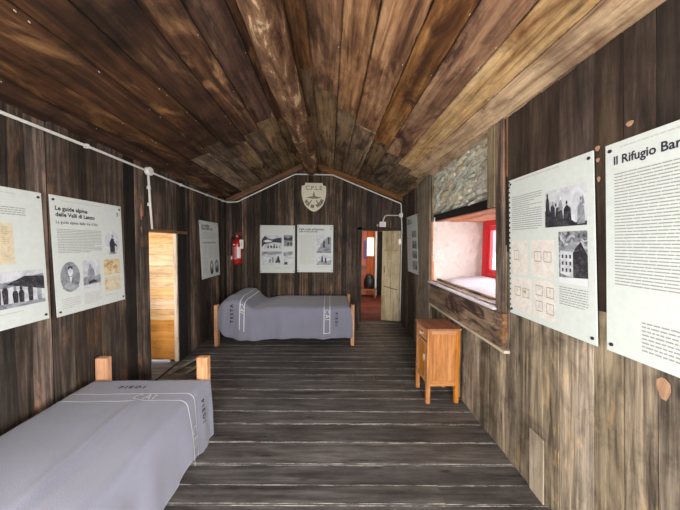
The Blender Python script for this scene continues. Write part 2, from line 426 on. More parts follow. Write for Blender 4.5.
# ------------------------------------------------------------------ floor: boards across the room, slightly askew
mb = MB(); sk = -.035
ys = [-1.75, -1.55, -1.36, -1.16, -.97, -.78, -.6, -.41, -.22, -.04, .15, .34, .53, .72, .90, 1.09, 1.28, 1.462, 1.586, 1.739, 1.939, 2.146, 2.31, 2.51, 2.656, 2.85, 2.974, 3.131, 3.321, 3.45, 3.568, 3.72, 3.855]
while ys[-1] < YB+.2: ys.append(ys[-1]+R.uniform(.12, .17))
for a, b in zip(ys, ys[1:]):
    x0, x1 = XL-.1, 1.5
    cuts = [x0, x1]
    if R.random() < .25: cuts = [x0, R.uniform(-.6, .9), x1]
    for p, q in zip(cuts, cuts[1:]):
        dz = R.uniform(-.006, 0); g = .003; P = []
        ra, rb = R.uniform(-.006, .006), R.uniform(-.006, .006)
        for i in range(8):
            x = q-.001 if i & 1 else p+.001
            y = (b-g if i >> 1 & 1 else a+g)+sk*(x-.02)*(1 if (a+b)/2 < 3.4 else .4)
            P.append((x, y, dz if i >> 2 & 1 else dz-.03))
        mb.hexa(P, 'floor', q-p, b-a, .03)
fl = struct(mb.build('floor'))
mb = MB(); mb.box(XL-.1, 1.55, -1.7, YB+.25, -.10, -.035, 'dark'); mb.build('floor_underlay', fl)

# ------------------------------------------------------------------ ceiling: two slopes of boards running along the room
def slope(name, xa, za, xb, zb, widths, rowmat, jo):
    mb = MB(); S = Vector((xb-xa, 0, zb-za)); L = S.length; S.normalize(); N = Vector((S.z, 0, -S.x))
    if N.z > 0: N = -N
    p = 0; i = 0
    while p < L-.01:
        w = widths[i % len(widths)]; q = min(p+w, L)
        j = jo(i)
        for y0, y1, seg in ((-1.7, j, 0), (j, YB+.02, 1)):
            d = R.uniform(0, .012); P = []
            tilt = .010
            for k in range(8):
                t = q-.002 if k >> 1 & 1 else p+.002; y = y1-.002 if k & 1 else y0+.002
                dd = (d+(tilt if k >> 1 & 1 else 0)) if k >> 2 & 1 else -.02
                v = Vector((xa, 0, za))+S*t+N*dd; P.append((v.x, y, v.z))
            mb.hexa(P, rowmat(i, seg), y1-y0, q-p, .03)
        for _ in range(9):    # nail heads and pale splinters along the seam
            y = R.uniform(.3, 4.5); v = Vector((xa, 0, za))+S*(q-R.uniform(.006, .02))+N*(.026); e = R.uniform(.0015, .003)
            T = lambda x, yy, z, v=v: v+Vector((0, yy, 0))+S*x+N*z
            mb.box(-e*.6, e*.6, y, y+e*R.choice([1, 2, 3]), -.006, .0015, 'fleck', 'y', tf=T)
        p = q; i += 1
    return mb
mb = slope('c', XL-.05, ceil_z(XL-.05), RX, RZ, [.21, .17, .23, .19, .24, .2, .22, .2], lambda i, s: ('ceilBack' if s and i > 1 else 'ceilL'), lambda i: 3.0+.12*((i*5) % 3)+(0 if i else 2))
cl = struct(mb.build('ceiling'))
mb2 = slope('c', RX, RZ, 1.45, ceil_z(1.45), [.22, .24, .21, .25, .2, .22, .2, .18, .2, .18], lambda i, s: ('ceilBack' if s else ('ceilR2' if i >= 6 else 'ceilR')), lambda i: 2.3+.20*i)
mb2.build('ceiling_slope', cl)
mb = MB()
for xa, xb in ((XL-.15, RX), (RX, 1.5)):
    P = [((xb if i >> 1 & 1 else xa), (YB+.2 if i & 1 else -1.8), ceil_z(xb if i >> 1 & 1 else xa)+(.03 if i >> 2 & 1 else .08)) for i in range(8)]
    mb.hexa(P, 'dark', 6, 2, .05)
mb.build('ceiling_backing', cl)

# ridge log
mb = MB(); n = 60; seg = 28; base_r = []
for i in range(n+1):
    t = i/n; y = -1.55+t*(YB+1.52); f = (y-1.45)/3.5
    c = Vector((-.405+.085*f+.012*math.sin(y*2.1), y, 2.865+.01*math.sin(y*1.3)-(.0 if f > 0 else 0)))
    r = .135-.018*(1-f)*.6
    for k in range(seg):
        a = 2*math.pi*k/seg; dv = Vector((math.cos(a), 0, math.sin(a)))
        nz = noise.noise(Vector((dv.x*1.6, y*2.2, dv.z*1.6)))*.016+noise.noise(Vector((dv.x*6, y*9, dv.z*6)))*.006
        mb.v.append(c+dv*(r+nz))
mi = mb.mi('log')
for i in range(n):
    for k in range(seg):
        k2 = (k+1) % seg; mb.f.append((i*seg+k, i*seg+k2, (i+1)*seg+k2, (i+1)*seg+k)); mb.m.append(mi); mb.r.append(.5); mb.smooth.append(True)
        w = .8/seg; l = 6.4/n; mb.uv.append([(i*l, k*w), (i*l, (k+1)*w), ((i+1)*l, (k+1)*w), ((i+1)*l, k*w)]); mb.nuv.append([(.5, .5)]*4)
tag(mb.build('ridge_log'), 'rough round log beam with stripped bark running under the roof ridge', 'beam')

# gable trims on the back wall
def gable(name, xa, xb, w=.10):
    mb = MB(); P = []
    for i in range(8):
        x = xb if i & 1 else xa; z = ceil_z(x)-.015-(0 if i >> 1 & 1 else w); P.append((x, YB-.022-(.04 if i >> 2 & 1 else 0), z))
    mb.hexa(P, 'trim', abs(xb-xa), w, .04); return struct(mb.build(name, bevel=.004))
gable('trim_1', XL+.02, -.45); gable('trim_2', -.2, 1.35)

# ------------------------------------------------------------------ window in the right wall
win = struct(empty('window_1', FR(2.64, 1.04, 0)))
def wp(o):
    o.parent = win; o.matrix_parent_inverse = win.matrix_world.inverted(); return o
bpy.context.view_layer.update()
# jambs: far jamb rough white plaster, displaced grid
def grid(name, f, nu, nv, m, su=1, sv=1, smooth=True):
    mb = MB(); mi = mb.mi(m)
    for i in range(nu+1):
        for j in range(nv+1): mb.v.append(Vector(f(i/nu, j/nv)))
    for i in range(nu):
        for j in range(nv):
            a = i*(nv+1)+j; mb.f.append((a, a+nv+1, a+nv+2, a+1)); mb.m.append(mi); mb.r.append(.5); mb.smooth.append(smooth)
            mb.uv.append([(i/nu*su, j/nv*sv), ((i+1)/nu*su, j/nv*sv), ((i+1)/nu*su, (j+1)/nv*sv), (i/nu*su, (j+1)/nv*sv)]); mb.nuv.append([(.5, .5)]*4)
    return mb.build(name, normals=False)
def nz(p, s, a): return noise.fractal(Vector(p)*s, .8, 2.0, 5)*a
ND = -.62
def jamb(i, j):
    d = .0+i*ND; z = .98+j*.86; u = 3.33+nz((d, z, 0), 9, .02)-.03*i
    return FR(u-.055*(z-1.3), z, d)
wp(grid('jamb_far', jamb, 50, 60, 'plaster'))
wp(grid('jamb_near', lambda i, j: FR(1.90+nz((i, j, 3), 6, .015)-.055*(.98+j*.86-1.3), .98+j*.86, i*ND), 20, 24, 'plaster'))
def sillf(i, j):
    u = 1.9+j*1.5; d = -.0+i*ND; return FR(u, 1.035+.085*i+nz((u, d, 5), 4, .02)+.004*math.sin(u*9+d*14), d)
wp(grid('sill_surface', sillf, 30, 60, 'sill'))
mb = MB()
for k in range(6):    # boards lining the niche top
    mb.box(1.9, 3.40, 1.785+.006*(k % 2), 1.81, -.02-.1*k-.096, -.02-.1*k, 'copper', 'x', tf=FR)
wp(mb.build('lintel_boards'))
mb = MB(); mb.box(1.94, 3.36, 1.795, 1.875, -.085, -.015, 'beam', 'x', tf=FR)
wp(mb.build('lintel_beam', bevel=.005))
mb = MB(); mb.box(1.93, 3.36, 1.015, 1.032, -.03, .055, 'sill', 'x', tf=FR)
wp(mb.build('window_sill', bevel=.003))
mb = MB(); mb.box(1.94, 3.33, 1.045, 1.065, -.09, -.06, 'rough', 'x', tf=FR); wp(mb.build('sill_batten'))
mb = MB(); mb.box(1.84, 3.30, .765, 1.005, .012, .045, 'rough', 'x', tf=FR); wp(mb.build('apron_board', bevel=.004))
mb = MB(); mb.box(1.80, 3.32, .742, .762, .01, .052, 'palewood', 'x', tf=FR); wp(mb.build('apron_batten'))
mb = MB(); mb.box(3.330, 3.345, 1.035, 1.79, -.02, .014, 'copper', 'y', tf=FR); wp(mb.build('edge_batten'))
# broken orange end of the apron board
mb = MB()
for k in range(9):
    z = .78+k*.026; mb.box(1.822, 1.845+R.uniform(0, .02), z, z+.024, .012, .04+R.uniform(0, .012), 'trim', 'y', tf=FR)
wp(mb.build('splintered_end'))
# red frame in the outer plane
fr = MB(); D0, D1 = ND-.05, ND+.02
def fbox(mb, u0, u1, z0, z1, d0, d1, m, al): mb.box(u0, u1, z0, z1, d0, d1, m, al, tf=FRn)
FRn = Frame(FR.o, FR.u, FR.n)
fbox(fr, 3.18, 3.27, 1.10, 1.80, D0, D1, 'red', 'y'); fbox(fr, 1.95, 2.05, 1.10, 1.80, D0, D1, 'red', 'y')
fbox(fr, 2.05, 3.18, 1.73, 1.80, D0, D1, 'red', 'x'); fbox(fr, 2.05, 3.18, 1.10, 1.15, D0, D1, 'red', 'x')
wp(fr.build('window_frame', bevel=.004))
sa = MB()
for a, b in ((2.60, 3.175), (2.055, 2.59)):
    fbox(sa, b-.045, b, 1.155, 1.725, D0+.015, D1-.015, 'red', 'y'); fbox(sa, a, a+.045, 1.155, 1.725, D0+.015, D1-.015, 'red', 'y')
    fbox(sa, a+.045, b-.045, 1.67, 1.725, D0+.015, D1-.015, 'red', 'x'); fbox(sa, a+.045, b-.045, 1.155, 1.21, D0+.015, D1-.015, 'red', 'x')
wp(sa.build('sash', bevel=.003))
gl = MB()
for a, b in ((2.645, 3.13), (2.10, 2.545)): fbox(gl, a, b, 1.21, 1.67, ND-.017, ND-.013, 'glass', 'x')
wp(gl.build('pane'))
# outer masonry around the frame keeps the niche closed
mb = MB()
for u0, u1, z0, z1 in ((1.6, 1.95, .8, 2.1), (3.27, 3.7, .8, 2.1), (1.95, 3.27, .8, 1.10), (1.95, 3.27, 1.80, 2.1)):
    mb.box(u0, u1, z0, z1, ND-.08, ND-.005, 'plaster', 'x', tf=FRn)
wp(mb.build('outer_reveal'))
# boards either side of the window
mb = MB(); mb.box(3.36, 3.80, 0.0, 2.47, .012, .034, 'post', 'y', tf=FR); struct(mb.build('trim_3', bevel=.003))
mb = MB(); mb.box(1.95, 2.045, 1.79, 2.44, .012, .034, 'post', 'y', tf=FR); struct(mb.build('trim_4', bevel=.003))
mb = MB(); mb.box(1.855, 1.945, .76, 2.44, .006, .026, 'wallL', 'y', tf=FR, r=.7); struct(mb.build('trim_5', bevel=.003))
mb = MB(); mb.box(1.826, 1.840, 1.99, 2.44, .006, .016, 'trim', 'y', tf=FR); struct(mb.build('trim_6'))
# dry stone wall behind, above the lintel
mb = MB(); mi = mb.mi('stone')
z = 1.89
while z < 2.50:
    h = R.choice([.022, .03, .045, .075]); u = 1.98+R.uniform(-.1, 0)
    while u < 3.42:
        w = R.uniform(.10, .30)*(1.2 if h > .05 else 1); cu, cz = u+w/2, z+h/2+R.uniform(-.012, .012); rot = R.uniform(-.34, .02)
        rr = R.random(); b0 = len(mb.v); nu, nv = 12, 7; so = R.random()*50
        for a in range(nu):
            for c in range(nv):
                th = 2*math.pi*a/nu; ph = math.pi/2*c/(nv-1)
                e = .55
                cx = math.copysign(abs(math.cos(th))**e, math.cos(th)); sx = math.copysign(abs(math.sin(th))**e, math.sin(th))
                rad = math.cos(ph)**.35 if c < nv-1 else 0
                k = 1+noise.noise(Vector((cx*1.3+so, sx*1.3, ph)))*.35
                px, pz = cx*rad*w*.53*k, sx*rad*h*.58*k
                d = -.115+.10*math.sin(ph)**.6+noise.noise(Vector((px*12+so, pz*12, 1)))*.02
                mb.v.append(FR(cu+px*math.cos(rot)-pz*math.sin(rot), cz+px*math.sin(rot)+pz*math.cos(rot), d))
        for a in range(nu):
            for c in range(nv-1):
                a2 = (a+1) % nu; mb.f.append((b0+a*nv+c, b0+a2*nv+c, b0+a2*nv+c+1, b0+a*nv+c+1)); mb.m.append(mi); mb.r.append(rr); mb.smooth.append(False)
                mb.uv.append([(0, 0)]*4); mb.nuv.append([(.5, .5)]*4)
        u += w*.97
    z += h*.93
struct(mb.build('wall_stone'))
# outside the window
mb = MB(); mb.face([(2.6, -3, .2), (2.6, 9, .2), (9, 9, 2.2), (9, -3, 2.2)], 'snow', r=.5)
mb.face([(2.6, -3, .2), (9, -3, 2.2), (9, -3, -.4), (2.6, -3, -.4)], 'snow'); mb.face([(9, -3, 2.2), (9, 9, 2.2), (9, 9, -.4), (9, -3, -.4)], 'snow')
mb.face([(2.6, 9, .2), (9, 9, 2.2), (9, 9, -.4), (2.6, 9, -.4)], 'snow'); mb.face([(2.6, -3, -.4), (2.6, 9, -.4), (9, 9, -.4), (9, -3, -.4)], 'snow'); mb.face([(2.6, -3, .2), (2.6, 9, .2), (2.6, 9, -.4), (2.6, -3, -.4)], 'snow')
struct(mb.build('ground_outside'))
mb = MB(); q = [(9.8, .3), (8.9, .3), (7.6, 2.15), (9.8, 2.15)]  # plain slab added beyond the pane for its slanted pink tone
mb.face([(5, y, z) for y, z in q], 'pinkslab'); mb.face([(5.3, y, z) for y, z in q], 'pinkslab')
for a in range(4): b = (a+1) % 4; mb.face([(5, *q[a]), (5, *q[b]), (5.3, *q[b]), (5.3, *q[a])], 'pinkslab')
struct(mb.build('pink_slab_outside', weld=True))

# ------------------------------------------------------------------ left doorway and the pine partition behind it
mb = MB()
z = 0.03
for h in [.50]+[.135]*9:
    m = 'pine2' if h == .5 else 'pine'
    mb.box(-3.0, XL-.031, 3.335, 3.349, z, z+h, m, 'x'); z += h
dl = struct(empty('door_2', (XL, 3.1, 0)))
bpy.context.view_layer.update()
def dp(o, e=dl): o.parent = e; o.matrix_parent_inverse = e.matrix_world.inverted(); return o
dp(mb.build('pine_partition'))
mb = MB(); mb.box(3.325, 3.35, 0, 1.62, -.03, .012, 'palewood', 'y', tf=FL); dp(mb.build('door_jamb', bevel=.003))
mb = MB(); mb.box(2.805, 2.825, 0, 1.62, -.10, .012, 'palewood', 'y', tf=FL); dp(mb.build('door_stop'))
mb = MB(); mb.box(2.79, 3.56, 1.60, 1.635, -.02, .024, 'trim', 'x', tf=FL); dp(mb.build('door_header', bevel=.003))
mb = MB(); mb.box(3.355, 3.54, 0, 1.60, .006, .022, 'beam', 'y', tf=FL); dp(mb.build('dark_jamb_board', bevel=.003))
mb = MB(); mb.box(2.71, 2.80, 0, 1.75, .010, .034, 'wallL', 'y', tf=FL, r=.55); dp(mb.build('jamb_board', bevel=.003))
mb = MB(); mb.box(-3.0, XL+.02, 2.6, 3.5, -.03, .012, 'floor', 'x'); dp(mb.build('threshold'))
mb = MB()
mb.box(-3.05, -3.0, 2.4, 3.55, 0, 1.9, 'wallL', 'z'); mb.box(-3.0, XL-.1, 2.4, 2.45, 0, 1.9, 'wallL', 'z'); mb.box(-3.05, XL-.1, 2.4, 3.55, 1.85, 1.9, 'wallL', 'x')
dp(mb.build('alcove_shell'))
# broken strips lying at the foot of the wall beside the doorway
for k, (a, b, lab) in enumerate((((-1.80, 2.99, .022), (-1.66, 3.40, .03), 'pale splintered batten lying by the left doorway, nearest the wall'), ((-1.62, 2.99, .02), (-1.50, 3.36, .028), 'pale splintered batten lying by the left doorway, farther from the wall'))):
    mb = MB(); A, B = Vector(a), Vector(b); dr = (B-A).normalized(); sd = dr.cross(Vector((0, 0, 1))); P = []
    for i in range(8): P.append((B if i & 1 else A)+sd*(.016 if i >> 1 & 1 else -.016)+Vector((0, 0, .008 if i >> 2 & 1 else -.012)))
    mb.hexa(P, 'post', .4, .03, .02); tag(mb.build('wood_batten', bevel=.002), lab, 'batten', 'broken battens by the left doorway')
# wood torn off beside the panel: two raw patches
mb = MB()
for (u, z_, w, h) in ((2.70, 1.80, .05, .17), (2.71, 1.63, .065, .09)):
    mb.face([FL(u, z_-h/2, .0275), FL(u+w*.5, z_-h*.4, .0275), FL(u+w*.55, z_, .0275), FL(u+w*.2, z_+h/2, .0275), FL(u-w*.3, z_+h*.1, .0275)], 'copper', uv=[(0, 0), (0, .05), (.1, .05), (.15, .02), (.1, 0)])
mb.build('raw_patch', wl)

# ------------------------------------------------------------------ back doorway, leaf and room beyond
db = struct(empty('door_1', (1.0, YB, 0))); bpy.context.view_layer.update()
mb = MB(); mb.box(.53, .61, 0, 1.80, -.05, .03, 'wallL', 'y', tf=FB, r=.3); dp(mb.build('door_jamb', bevel=.004), db)
mb = MB(); mb.box(.53, 1.38, 1.755, 1.80, -.05, .03, 'wallL', 'x', tf=FB, r=.2); dp(mb.build('door_header', bevel=.004), db)
mb = MB(); mb.box(.55, 1.37, -.01, .02, -.06, .08, 'floor', 'x', tf=FB); dp(mb.build('threshold', bevel=.004), db)
mb = MB(); hx, hy = 1.355, YB+.03; fx, fy = 1.035, YB+.15
dv = Vector((fx-hx, fy-hy, 0)); lw = dv.length; dv.normalize(); nv_ = Vector((dv.y, -dv.x, 0));
if nv_.y > 0: nv_ = -nv_
LT = lambda x, y, z: Vector((hx, hy, 0))+dv*x+nv_*z+Vector((0, 0, y))
mb.box(0, lw*.5-.002, .02, 1.75, 0, .03, 'door', 'y', tf=LT); mb.box(lw*.5+.002, lw, .02, 1.75, 0, .03, 'door', 'y', tf=LT)
leaf = dp(mb.build('door_leaf', bevel=.003), db)
mb = MB(); mb.box(.02, lw-.03, 1.38, 1.385, .029, .032, 'beam', 'x', tf=LT)
P = [LT(.04 if i & 1 else lw-.04, (.62 if i & 1 else .68)+(.012 if i >> 1 & 1 else 0), .033 if i >> 2 & 1 else .028) for i in range(8)]; mb.hexa(P, 'dark', .3, .01, .005)
dp(mb.build('door_cracks'), db)
for z in (.28, 1.50):
    mb = MB(); mb.box(-.012, .03, z, z+.1, .028, .036, 'steel', 'y', tf=LT); mb.tube([LT(-.012, z-.01, .03), LT(-.012, z+.11, .03)], .008, 'steel'); dp(mb.build('hinge'), db)
mb = MB(); mb.tube([LT(lw-.05, .95, .03), LT(lw-.05, .96, .06), LT(lw-.05, 1.06, .06), LT(lw-.05, 1.07, .03)], .006, 'steel'); dp(mb.build('door_handle'), db)
# the next room
rm = MB()
for k in range(18): rm.box(-.5, 2.2, YB+.08+k*.16, YB+.235+k*.16, -.03, 0, 'redfloor', 'x')
struct(rm.build('floor_next_room'))
rm = MB()
for k in range(14): rm.box(-.5+k*.2, -.302+k*.2, 7.72, 7.76, 0, 2.3, 'orangewall', 'z')
rm.box(-.55, -.5, YB+.1, 7.76, 0, 2.3, 'orangewall', 'z'); rm.box(2.2, 2.25, YB+.1, 7.76, 0, 2.3, 'orangewall', 'z'); rm.box(-.55, 2.25, YB+.1, 7.76, 2.3, 2.35, 'orangewall', 'y')
struct(rm.build('wall_next_room'))
mb = MB(); mb.box(1.335, 1.385, 7.60, 7.70, 0, 1.86, 'white', 'z'); mb.box(1.385, 1.6, 7.62, 7.7, 0, 1.86, 'beam', 'z'); struct(mb.build('door_3', bevel=.004))
w2 = struct(empty('window_2', (1.2, 7.7, 1.15))); bpy.context.view_layer.update()
mb = MB()
for a in ((1.09, 1.115, 1.13, 1.70), (1.295, 1.32, 1.13, 1.70)): mb.box(a[0], a[1], 7.67, 7.72, a[2], a[3], 'palewood', 'z')
mb.box(1.115, 1.295, 7.67, 7.72, 1.67, 1.70, 'palewood', 'x'); mb.box(1.115, 1.295, 7.67, 7.72, 1.13, 1.16, 'palewood', 'x')
dp(mb.build('window_frame'), w2)
M['daylit'] = plain('daylit_pane', rgb(255, 222, 190), .4, emit=2.2)
mb = MB(); mb.box(1.115, 1.295, 7.70, 7.71, 1.16, 1.67, 'daylit', 'z'); dp(mb.build('pane'), w2)
M['blueviolet'] = plain('violet_cloth', rgb(86, 78, 150), .8)
mb = MB(); mb.box(1.02, 1.075, 7.64, 7.66, 1.05, 1.60, 'blueviolet', 'z'); tag(mb.build('hanging_cloth', bevel=.004), 'narrow violet cloth hanging beside the lit window of the room beyond', 'cloth')
# dark rucksack on a bench
bn = tag(empty('bench', (1.13, 7.4, 0)), 'brown wooden bench against the orange wall of the room beyond', 'bench')
def box_obj(name, b, m, parent, al='x', bevel=.003):
    mb = MB(); mb.box(*b, m, al); o = mb.build(name, bevel=bevel)
    if parent:
        bpy.context.view_layer.update(); o.parent = parent; o.matrix_parent_inverse = parent.matrix_world.inverted()
    return o
box_obj('seat', (.85, 1.32, 7.2, 7.55, .22, .25, ), 'cabd', bn)
for x in (.87, 1.27): 
    for y in (7.22, 7.5): box_obj('leg', (x, x+.03, y, y+.03, 0, .22), 'cabd', bn, 'z')
mb = MB(); mb.lathe([(0, .25), (.13, .255), (.155, .32), (.15, .48), (.11, .60), (.05, .655), (0, .66)], 'black', 16, (1.14, 7.37, 0))
mb.tube([(1.10, 7.24, .55), (1.06, 7.18, .45), (1.08, 7.21, .32)], .014, 'black'); mb.tube([(1.17, 7.24, .55), (1.21, 7.18, .45), (1.19, 7.21, .32)], .014, 'black')
tag(mb.build('rucksack'), 'black rucksack standing on the bench in the room beyond the back door', 'rucksack')
box_obj('', (0, .01, 0, .01, 0, .01), 'dark', None) if False else None
mb = MB(); mb.box(.92, 1.10, 7.55, 7.60, .84, .88, 'cabd', 'x'); mb.box(.95, .97, 7.55, 7.7, .88, .90, 'cabd', 'y'); mb.box(.92, 1.10, 7.6, 7.72, .80, .84, 'cabd', 'x')
tag(mb.build('coat_rail'), 'short brown rail on the orange wall above the rucksack', 'rail')

# ------------------------------------------------------------------ display panels
def text_mesh(txt, size, bold=0, sp=1.0):
    cu = bpy.data.curves.new('t', 'FONT'); cu.body = txt; cu.size = size; cu.offset = bold; cu.resolution_u = 3; cu.space_character = sp
    o = bpy.data.objects.new('t', cu); C.objects.link(o)
    dg = bpy.context.evaluated_depsgraph_get(); me = o.evaluated_get(dg).to_mesh()
    vs = [v.co.copy() for v in me.vertices]; fs = [tuple(p.vertices) for p in me.polygons]
    o.evaluated_get(dg).to_mesh_clear(); C.objects.unlink(o); bpy.data.objects.remove(o); bpy.data.curves.remove(cu)
    return vs, fs
def add_text(mb, txt, x, y, w, m, tf, z=.0012, bold=0, h=None, sq=1.0):
    """left baseline x,y, total width w (local), tf maps local to mesh space"""
    vs, fs = text_mesh(txt, 1.0, bold)
    mx = max(v.x for v in vs); mn = min(v.x for v in vs); my = max(v.y for v in vs)
    s = w/(mx-mn); sy = (h/my) if h else s*sq
    b = len(mb.v); mi = mb.mi(m)
    for v in vs: mb.v.append(Vector(tf(x+(v.x-mn)*s, y+v.y*sy, z)))
    for f in fs:
        mb.f.append(tuple(b+i for i in f)); mb.m.append(mi); mb.r.append(.5); mb.smooth.append(False); mb.uv.append([(0, 0)]*len(f)); mb.nuv.append([(.5, .5)]*len(f))
class Panel:
    """local frame: x to the viewer's right, y up, z out of the wall; a,b are fractions from the top left"""
    def __init__(s, F, u, z0, w, h, sh, label, side, cat='display panel', flip=False, notch=False, d=None, lean=0.0):
        d = d or (.022 if F is FR else .036)
        s.w, s.h = w, h
        rt = -F.u if flip else F.u
        o = F.o+F.u*u+Vector((0, 0, z0))+F.n*d
        Mx = Matrix.Identity(4)
        for i, c in enumerate((rt, Vector((0, 0, 1)), F.n)): Mx.col[i][:3] = c
        Mx.translation = o
        s.e = tag(empty('display_panel', mat=Mx), label, 'panel', 'printed display panels on the walls')
        s.sh = -sh if flip else sh
        s.tf = lambda x, y, z: Vector((x+s.sh*y, y, z))
        T = .006; mb = MB(); pts = [(0, 0), (w, 0), (w, h), (0, h)]
        if notch:
            n = 26; pts = [(0, 0), (w, 0), (w, h), (0, h)]; L = []
            for i in range(n):
                ya = h-h*(i+.15)/n; yb = h-h*(i+.55)/n; yc = h-h*(i+.9)/n
                L += [(0, ya), (.012, ya-.002), (.012, yb), (0, yb-.002)]
            pts = [(w, h)]+[(0, h)]+L+[(0, 0), (w, 0)]
        m1 = [s.tf(x, y, 0) for x, y in pts]; m0 = [s.tf(x, y, -T) for x, y in pts]
        mb.face(m1, 'board'); mb.face(list(reversed(m0)), 'board')
        for i in range(len(pts)):
            j = (i+1) % len(pts); mb.face([m1[i], m1[j], m0[j], m0[i]], 'board')
        mb.build('board', s.e, weld=True)
        for x, y in ((.02, .03), (w-.02, .03), (.02, h-.03), (w-.02, h-.03)):
            mb = MB(); c = s.tf(x, y, 0)
            mb.tube([c+Vector((0, 0, -.004)), c+Vector((0, 0, .004))], .008, 'pin', 12); mb.build('pin', s.e)
    def pt(s, a, b, z=.0008): return s.tf(a*s.w, (1-b)*s.h, z)
    def quad(s, mb, a0, b0, a1, b1, m, z=.0008):
        mb.face([s.pt(a0, b1, z), s.pt(a1, b1, z), s.pt(a1, b0, z), s.pt(a0, b0, z)], m)
    def poly(s, mb, box, pts, m, z=.0014):
        a0, b0, a1, b1 = box
        q = [s.pt(a0+x*(a1-a0), b0+y*(b1-b0), z) for x, y in pts]; mb.face(q, m)
    def ell(s, mb, cx, cy, rx, ry, m, box=(0, 0, 1, 1), z=.0014, n=20, y0=0):
        s.poly(mb, box, [(cx+rx*math.cos(2*math.pi*i/n), cy+ry*math.sin(2*math.pi*i/n)) for i in range(n)], m, z)
    def body(s, a0, b0, a1, b1, rows, m='inkgrey', name='body_text', last=.6, th=.38, words=True, k=1.0, gap=.0055):
        mb = MB()
        for r in range(rows):
            b = b0+(b1-b0)*(r+.3)/rows; e = a1 if r < rows-1 and R.random() > .12 else a0+(a1-a0)*R.uniform(last, .9)
            x = a0
            while x < e-.004:
                w = min(R.uniform(.014, .045)*k/s.w*.62, e-x) if words else e-x
                s.quad(mb, x, b, x+w, b+(b1-b0)/rows*th, m); x += w+gap
        mb.build(name, s.e)
    def text(s, t, a, b, w, m='ink', name='title_text', bold=.02, sq=1.0):
        mb = MB(); add_text(mb, t, a*s.w, (1-b)*s.h, w*s.w, m, s.tf, bold=bold, sq=sq); mb.build(name, s.e)
    def pic(s, box, m, shapes, name='photograph', oval=False):
        mb = MB(); a0, b0, a1, b1 = box
        if oval: s.ell(mb, .5, .5, .5, .5, m, box, z=.0008, n=36)
        else: s.quad(mb, *box, m)
        k = .0012
        for kind, data, mm in shapes:
            k += .00012
            if kind == 'p': s.poly(mb, box, data, mm, k)
            else: s.ell(mb, *data, mm, box, k)
        mb.build(name, s.e)
def people(n, y0, y1, seed, mats=('bwdark', 'bwmid', 'bwdark'), x0=.04, x1=.96):
    r = random.Random(seed); S = []
    for i in range(n):
        x = x0+(x1-x0)*(i+.5)/n+r.uniform(-.02, .02); t = r.uniform(0, .14); m = r.choice(mats); w = (x1-x0)/n*.5
        top = y0+t; S.append(('p', [(x-w*.5, y1), (x-w*.7, top+.22), (x-w*.45, top+.13), (x+w*.45, top+.13), (x+w*.7, top+.22), (x+w*.55, y1)], m))
        S.append(('e', (x, top+.07, w*.36, .07), r.choice(('bwmid', 'bwwhite', 'bwdark'))))
    return S
# right wall, nearest the window: photographs and drawings
p = Panel(FR, 1.764, 1.038, .612, .912, .075, 'notched display panel with drawings and mountaineers photo, beside the window on the right wall', 'R', flip=True, notch=True)
p.body(.105, .010, .97, .030, 1, 'inkpale', 'header_text', th=.35)
p.body(.055, .13, .485, .385, 17, 'inkgrey')
B_ = (.525, .154, .943, .381)
p.pic(B_, 'bwlight', [('p', [(0, 1), (0, .55), (.12, .5), (.2, .72), (.32, .8), (.5, .86), (.62, .8), (.75, .92), (1, .9), (1, 1)], 'bwdark')]
      + [('p', [(.03, .95), (.02, .3), (.07, .1), (.12, .3), (.13, .9)], 'bwdark'), ('e', (.07, .12, .025, .06), 'bwdark'), ('p', [(.14, .9), (.16, .45), (.22, .38), (.27, .5), (.28, .95)], 'bwdark'), ('e', (.215, .36, .022, .05), 'bwmid')]
      + [('p', [(.26, .97), (.30, .5), (.44, .45), (.5, .97)], 'bwdark'), ('e', (.30, .42, .022, .05), 'bwdark'), ('p', [(.36, .6), (.38, .34), (.44, .3), (.48, .55)], 'bwmid'), ('e', (.42, .26, .022, .05), 'bwwhite'),
         ('p', [(.48, .97), (.5, .55), (.57, .45), (.66, .55), (.68, .97)], 'bwdark'), ('e', (.57, .40, .022, .05), 'bwdark'), ('p', [(.80, .97), (.82, .55), (.88, .42), (.95, .55), (.97, .95)], 'bwmid'), ('e', (.885, .36, .022, .05), 'bwmid'), ('p', [(.90, .5), (.93, .25), (.97, .5)], 'bwmid')])
B_ = (.672, .411, .943, .708)
p.pic(B_, 'bw', [('p', [(0, 0), (1, 0), (1, .3), (0, .3)], 'bw'), ('p', [(.06, .82), (.06, .36), (.52, .38), (.52, .88)], 'bwlight'), ('p', [(.52, .88), (.52, .38), (.78, .20), (1, .45), (1, .86)], 'bwdark'),
      ('p', [(.03, .37), (.40, .24), (.74, .16), (.54, .40)], 'bwmid'), ('p', [(0, .9), (.5, .88), (1, .86), (1, 1), (0, 1)], 'bwwhite')]
      + [('p', [(x, y), (x+.06, y), (x+.06, y+.07), (x, y+.07)], 'bwdark') for x in (.12, .26, .40) for y in (.45, .58, .71)])
def drawing(n, seed):
    r = random.Random(seed); S = []
    for i in range(n):
        x, y = (.12+.5*(i % 2), .15+.42*(i//2)) if n > 2 else (.15+.42*i, .3); w, h = .3, .26
        for q in ([(x, y), (x+w, y), (x+w, y+.02), (x, y+.02)], [(x, y+h), (x+w, y+h), (x+w, y+h+.02), (x, y+h+.02)], [(x, y), (x+.02, y), (x+.02, y+h), (x, y+h)], [(x+w, y), (x+w+.02, y), (x+w+.02, y+h), (x+w, y+h)], [(x+w*.5, y), (x+w*.5+.015, y), (x+w*.5+.015, y+h*.6), (x+w*.5, y+h*.6)]): S.append(('p', q, 'inkgrey'))
        if seed % 2: S.append(('p', [(x+.05, y+.06), (x+.15, y+.06), (x+.15, y+.16), (x+.05, y+.16)], 'tan'))
    return S
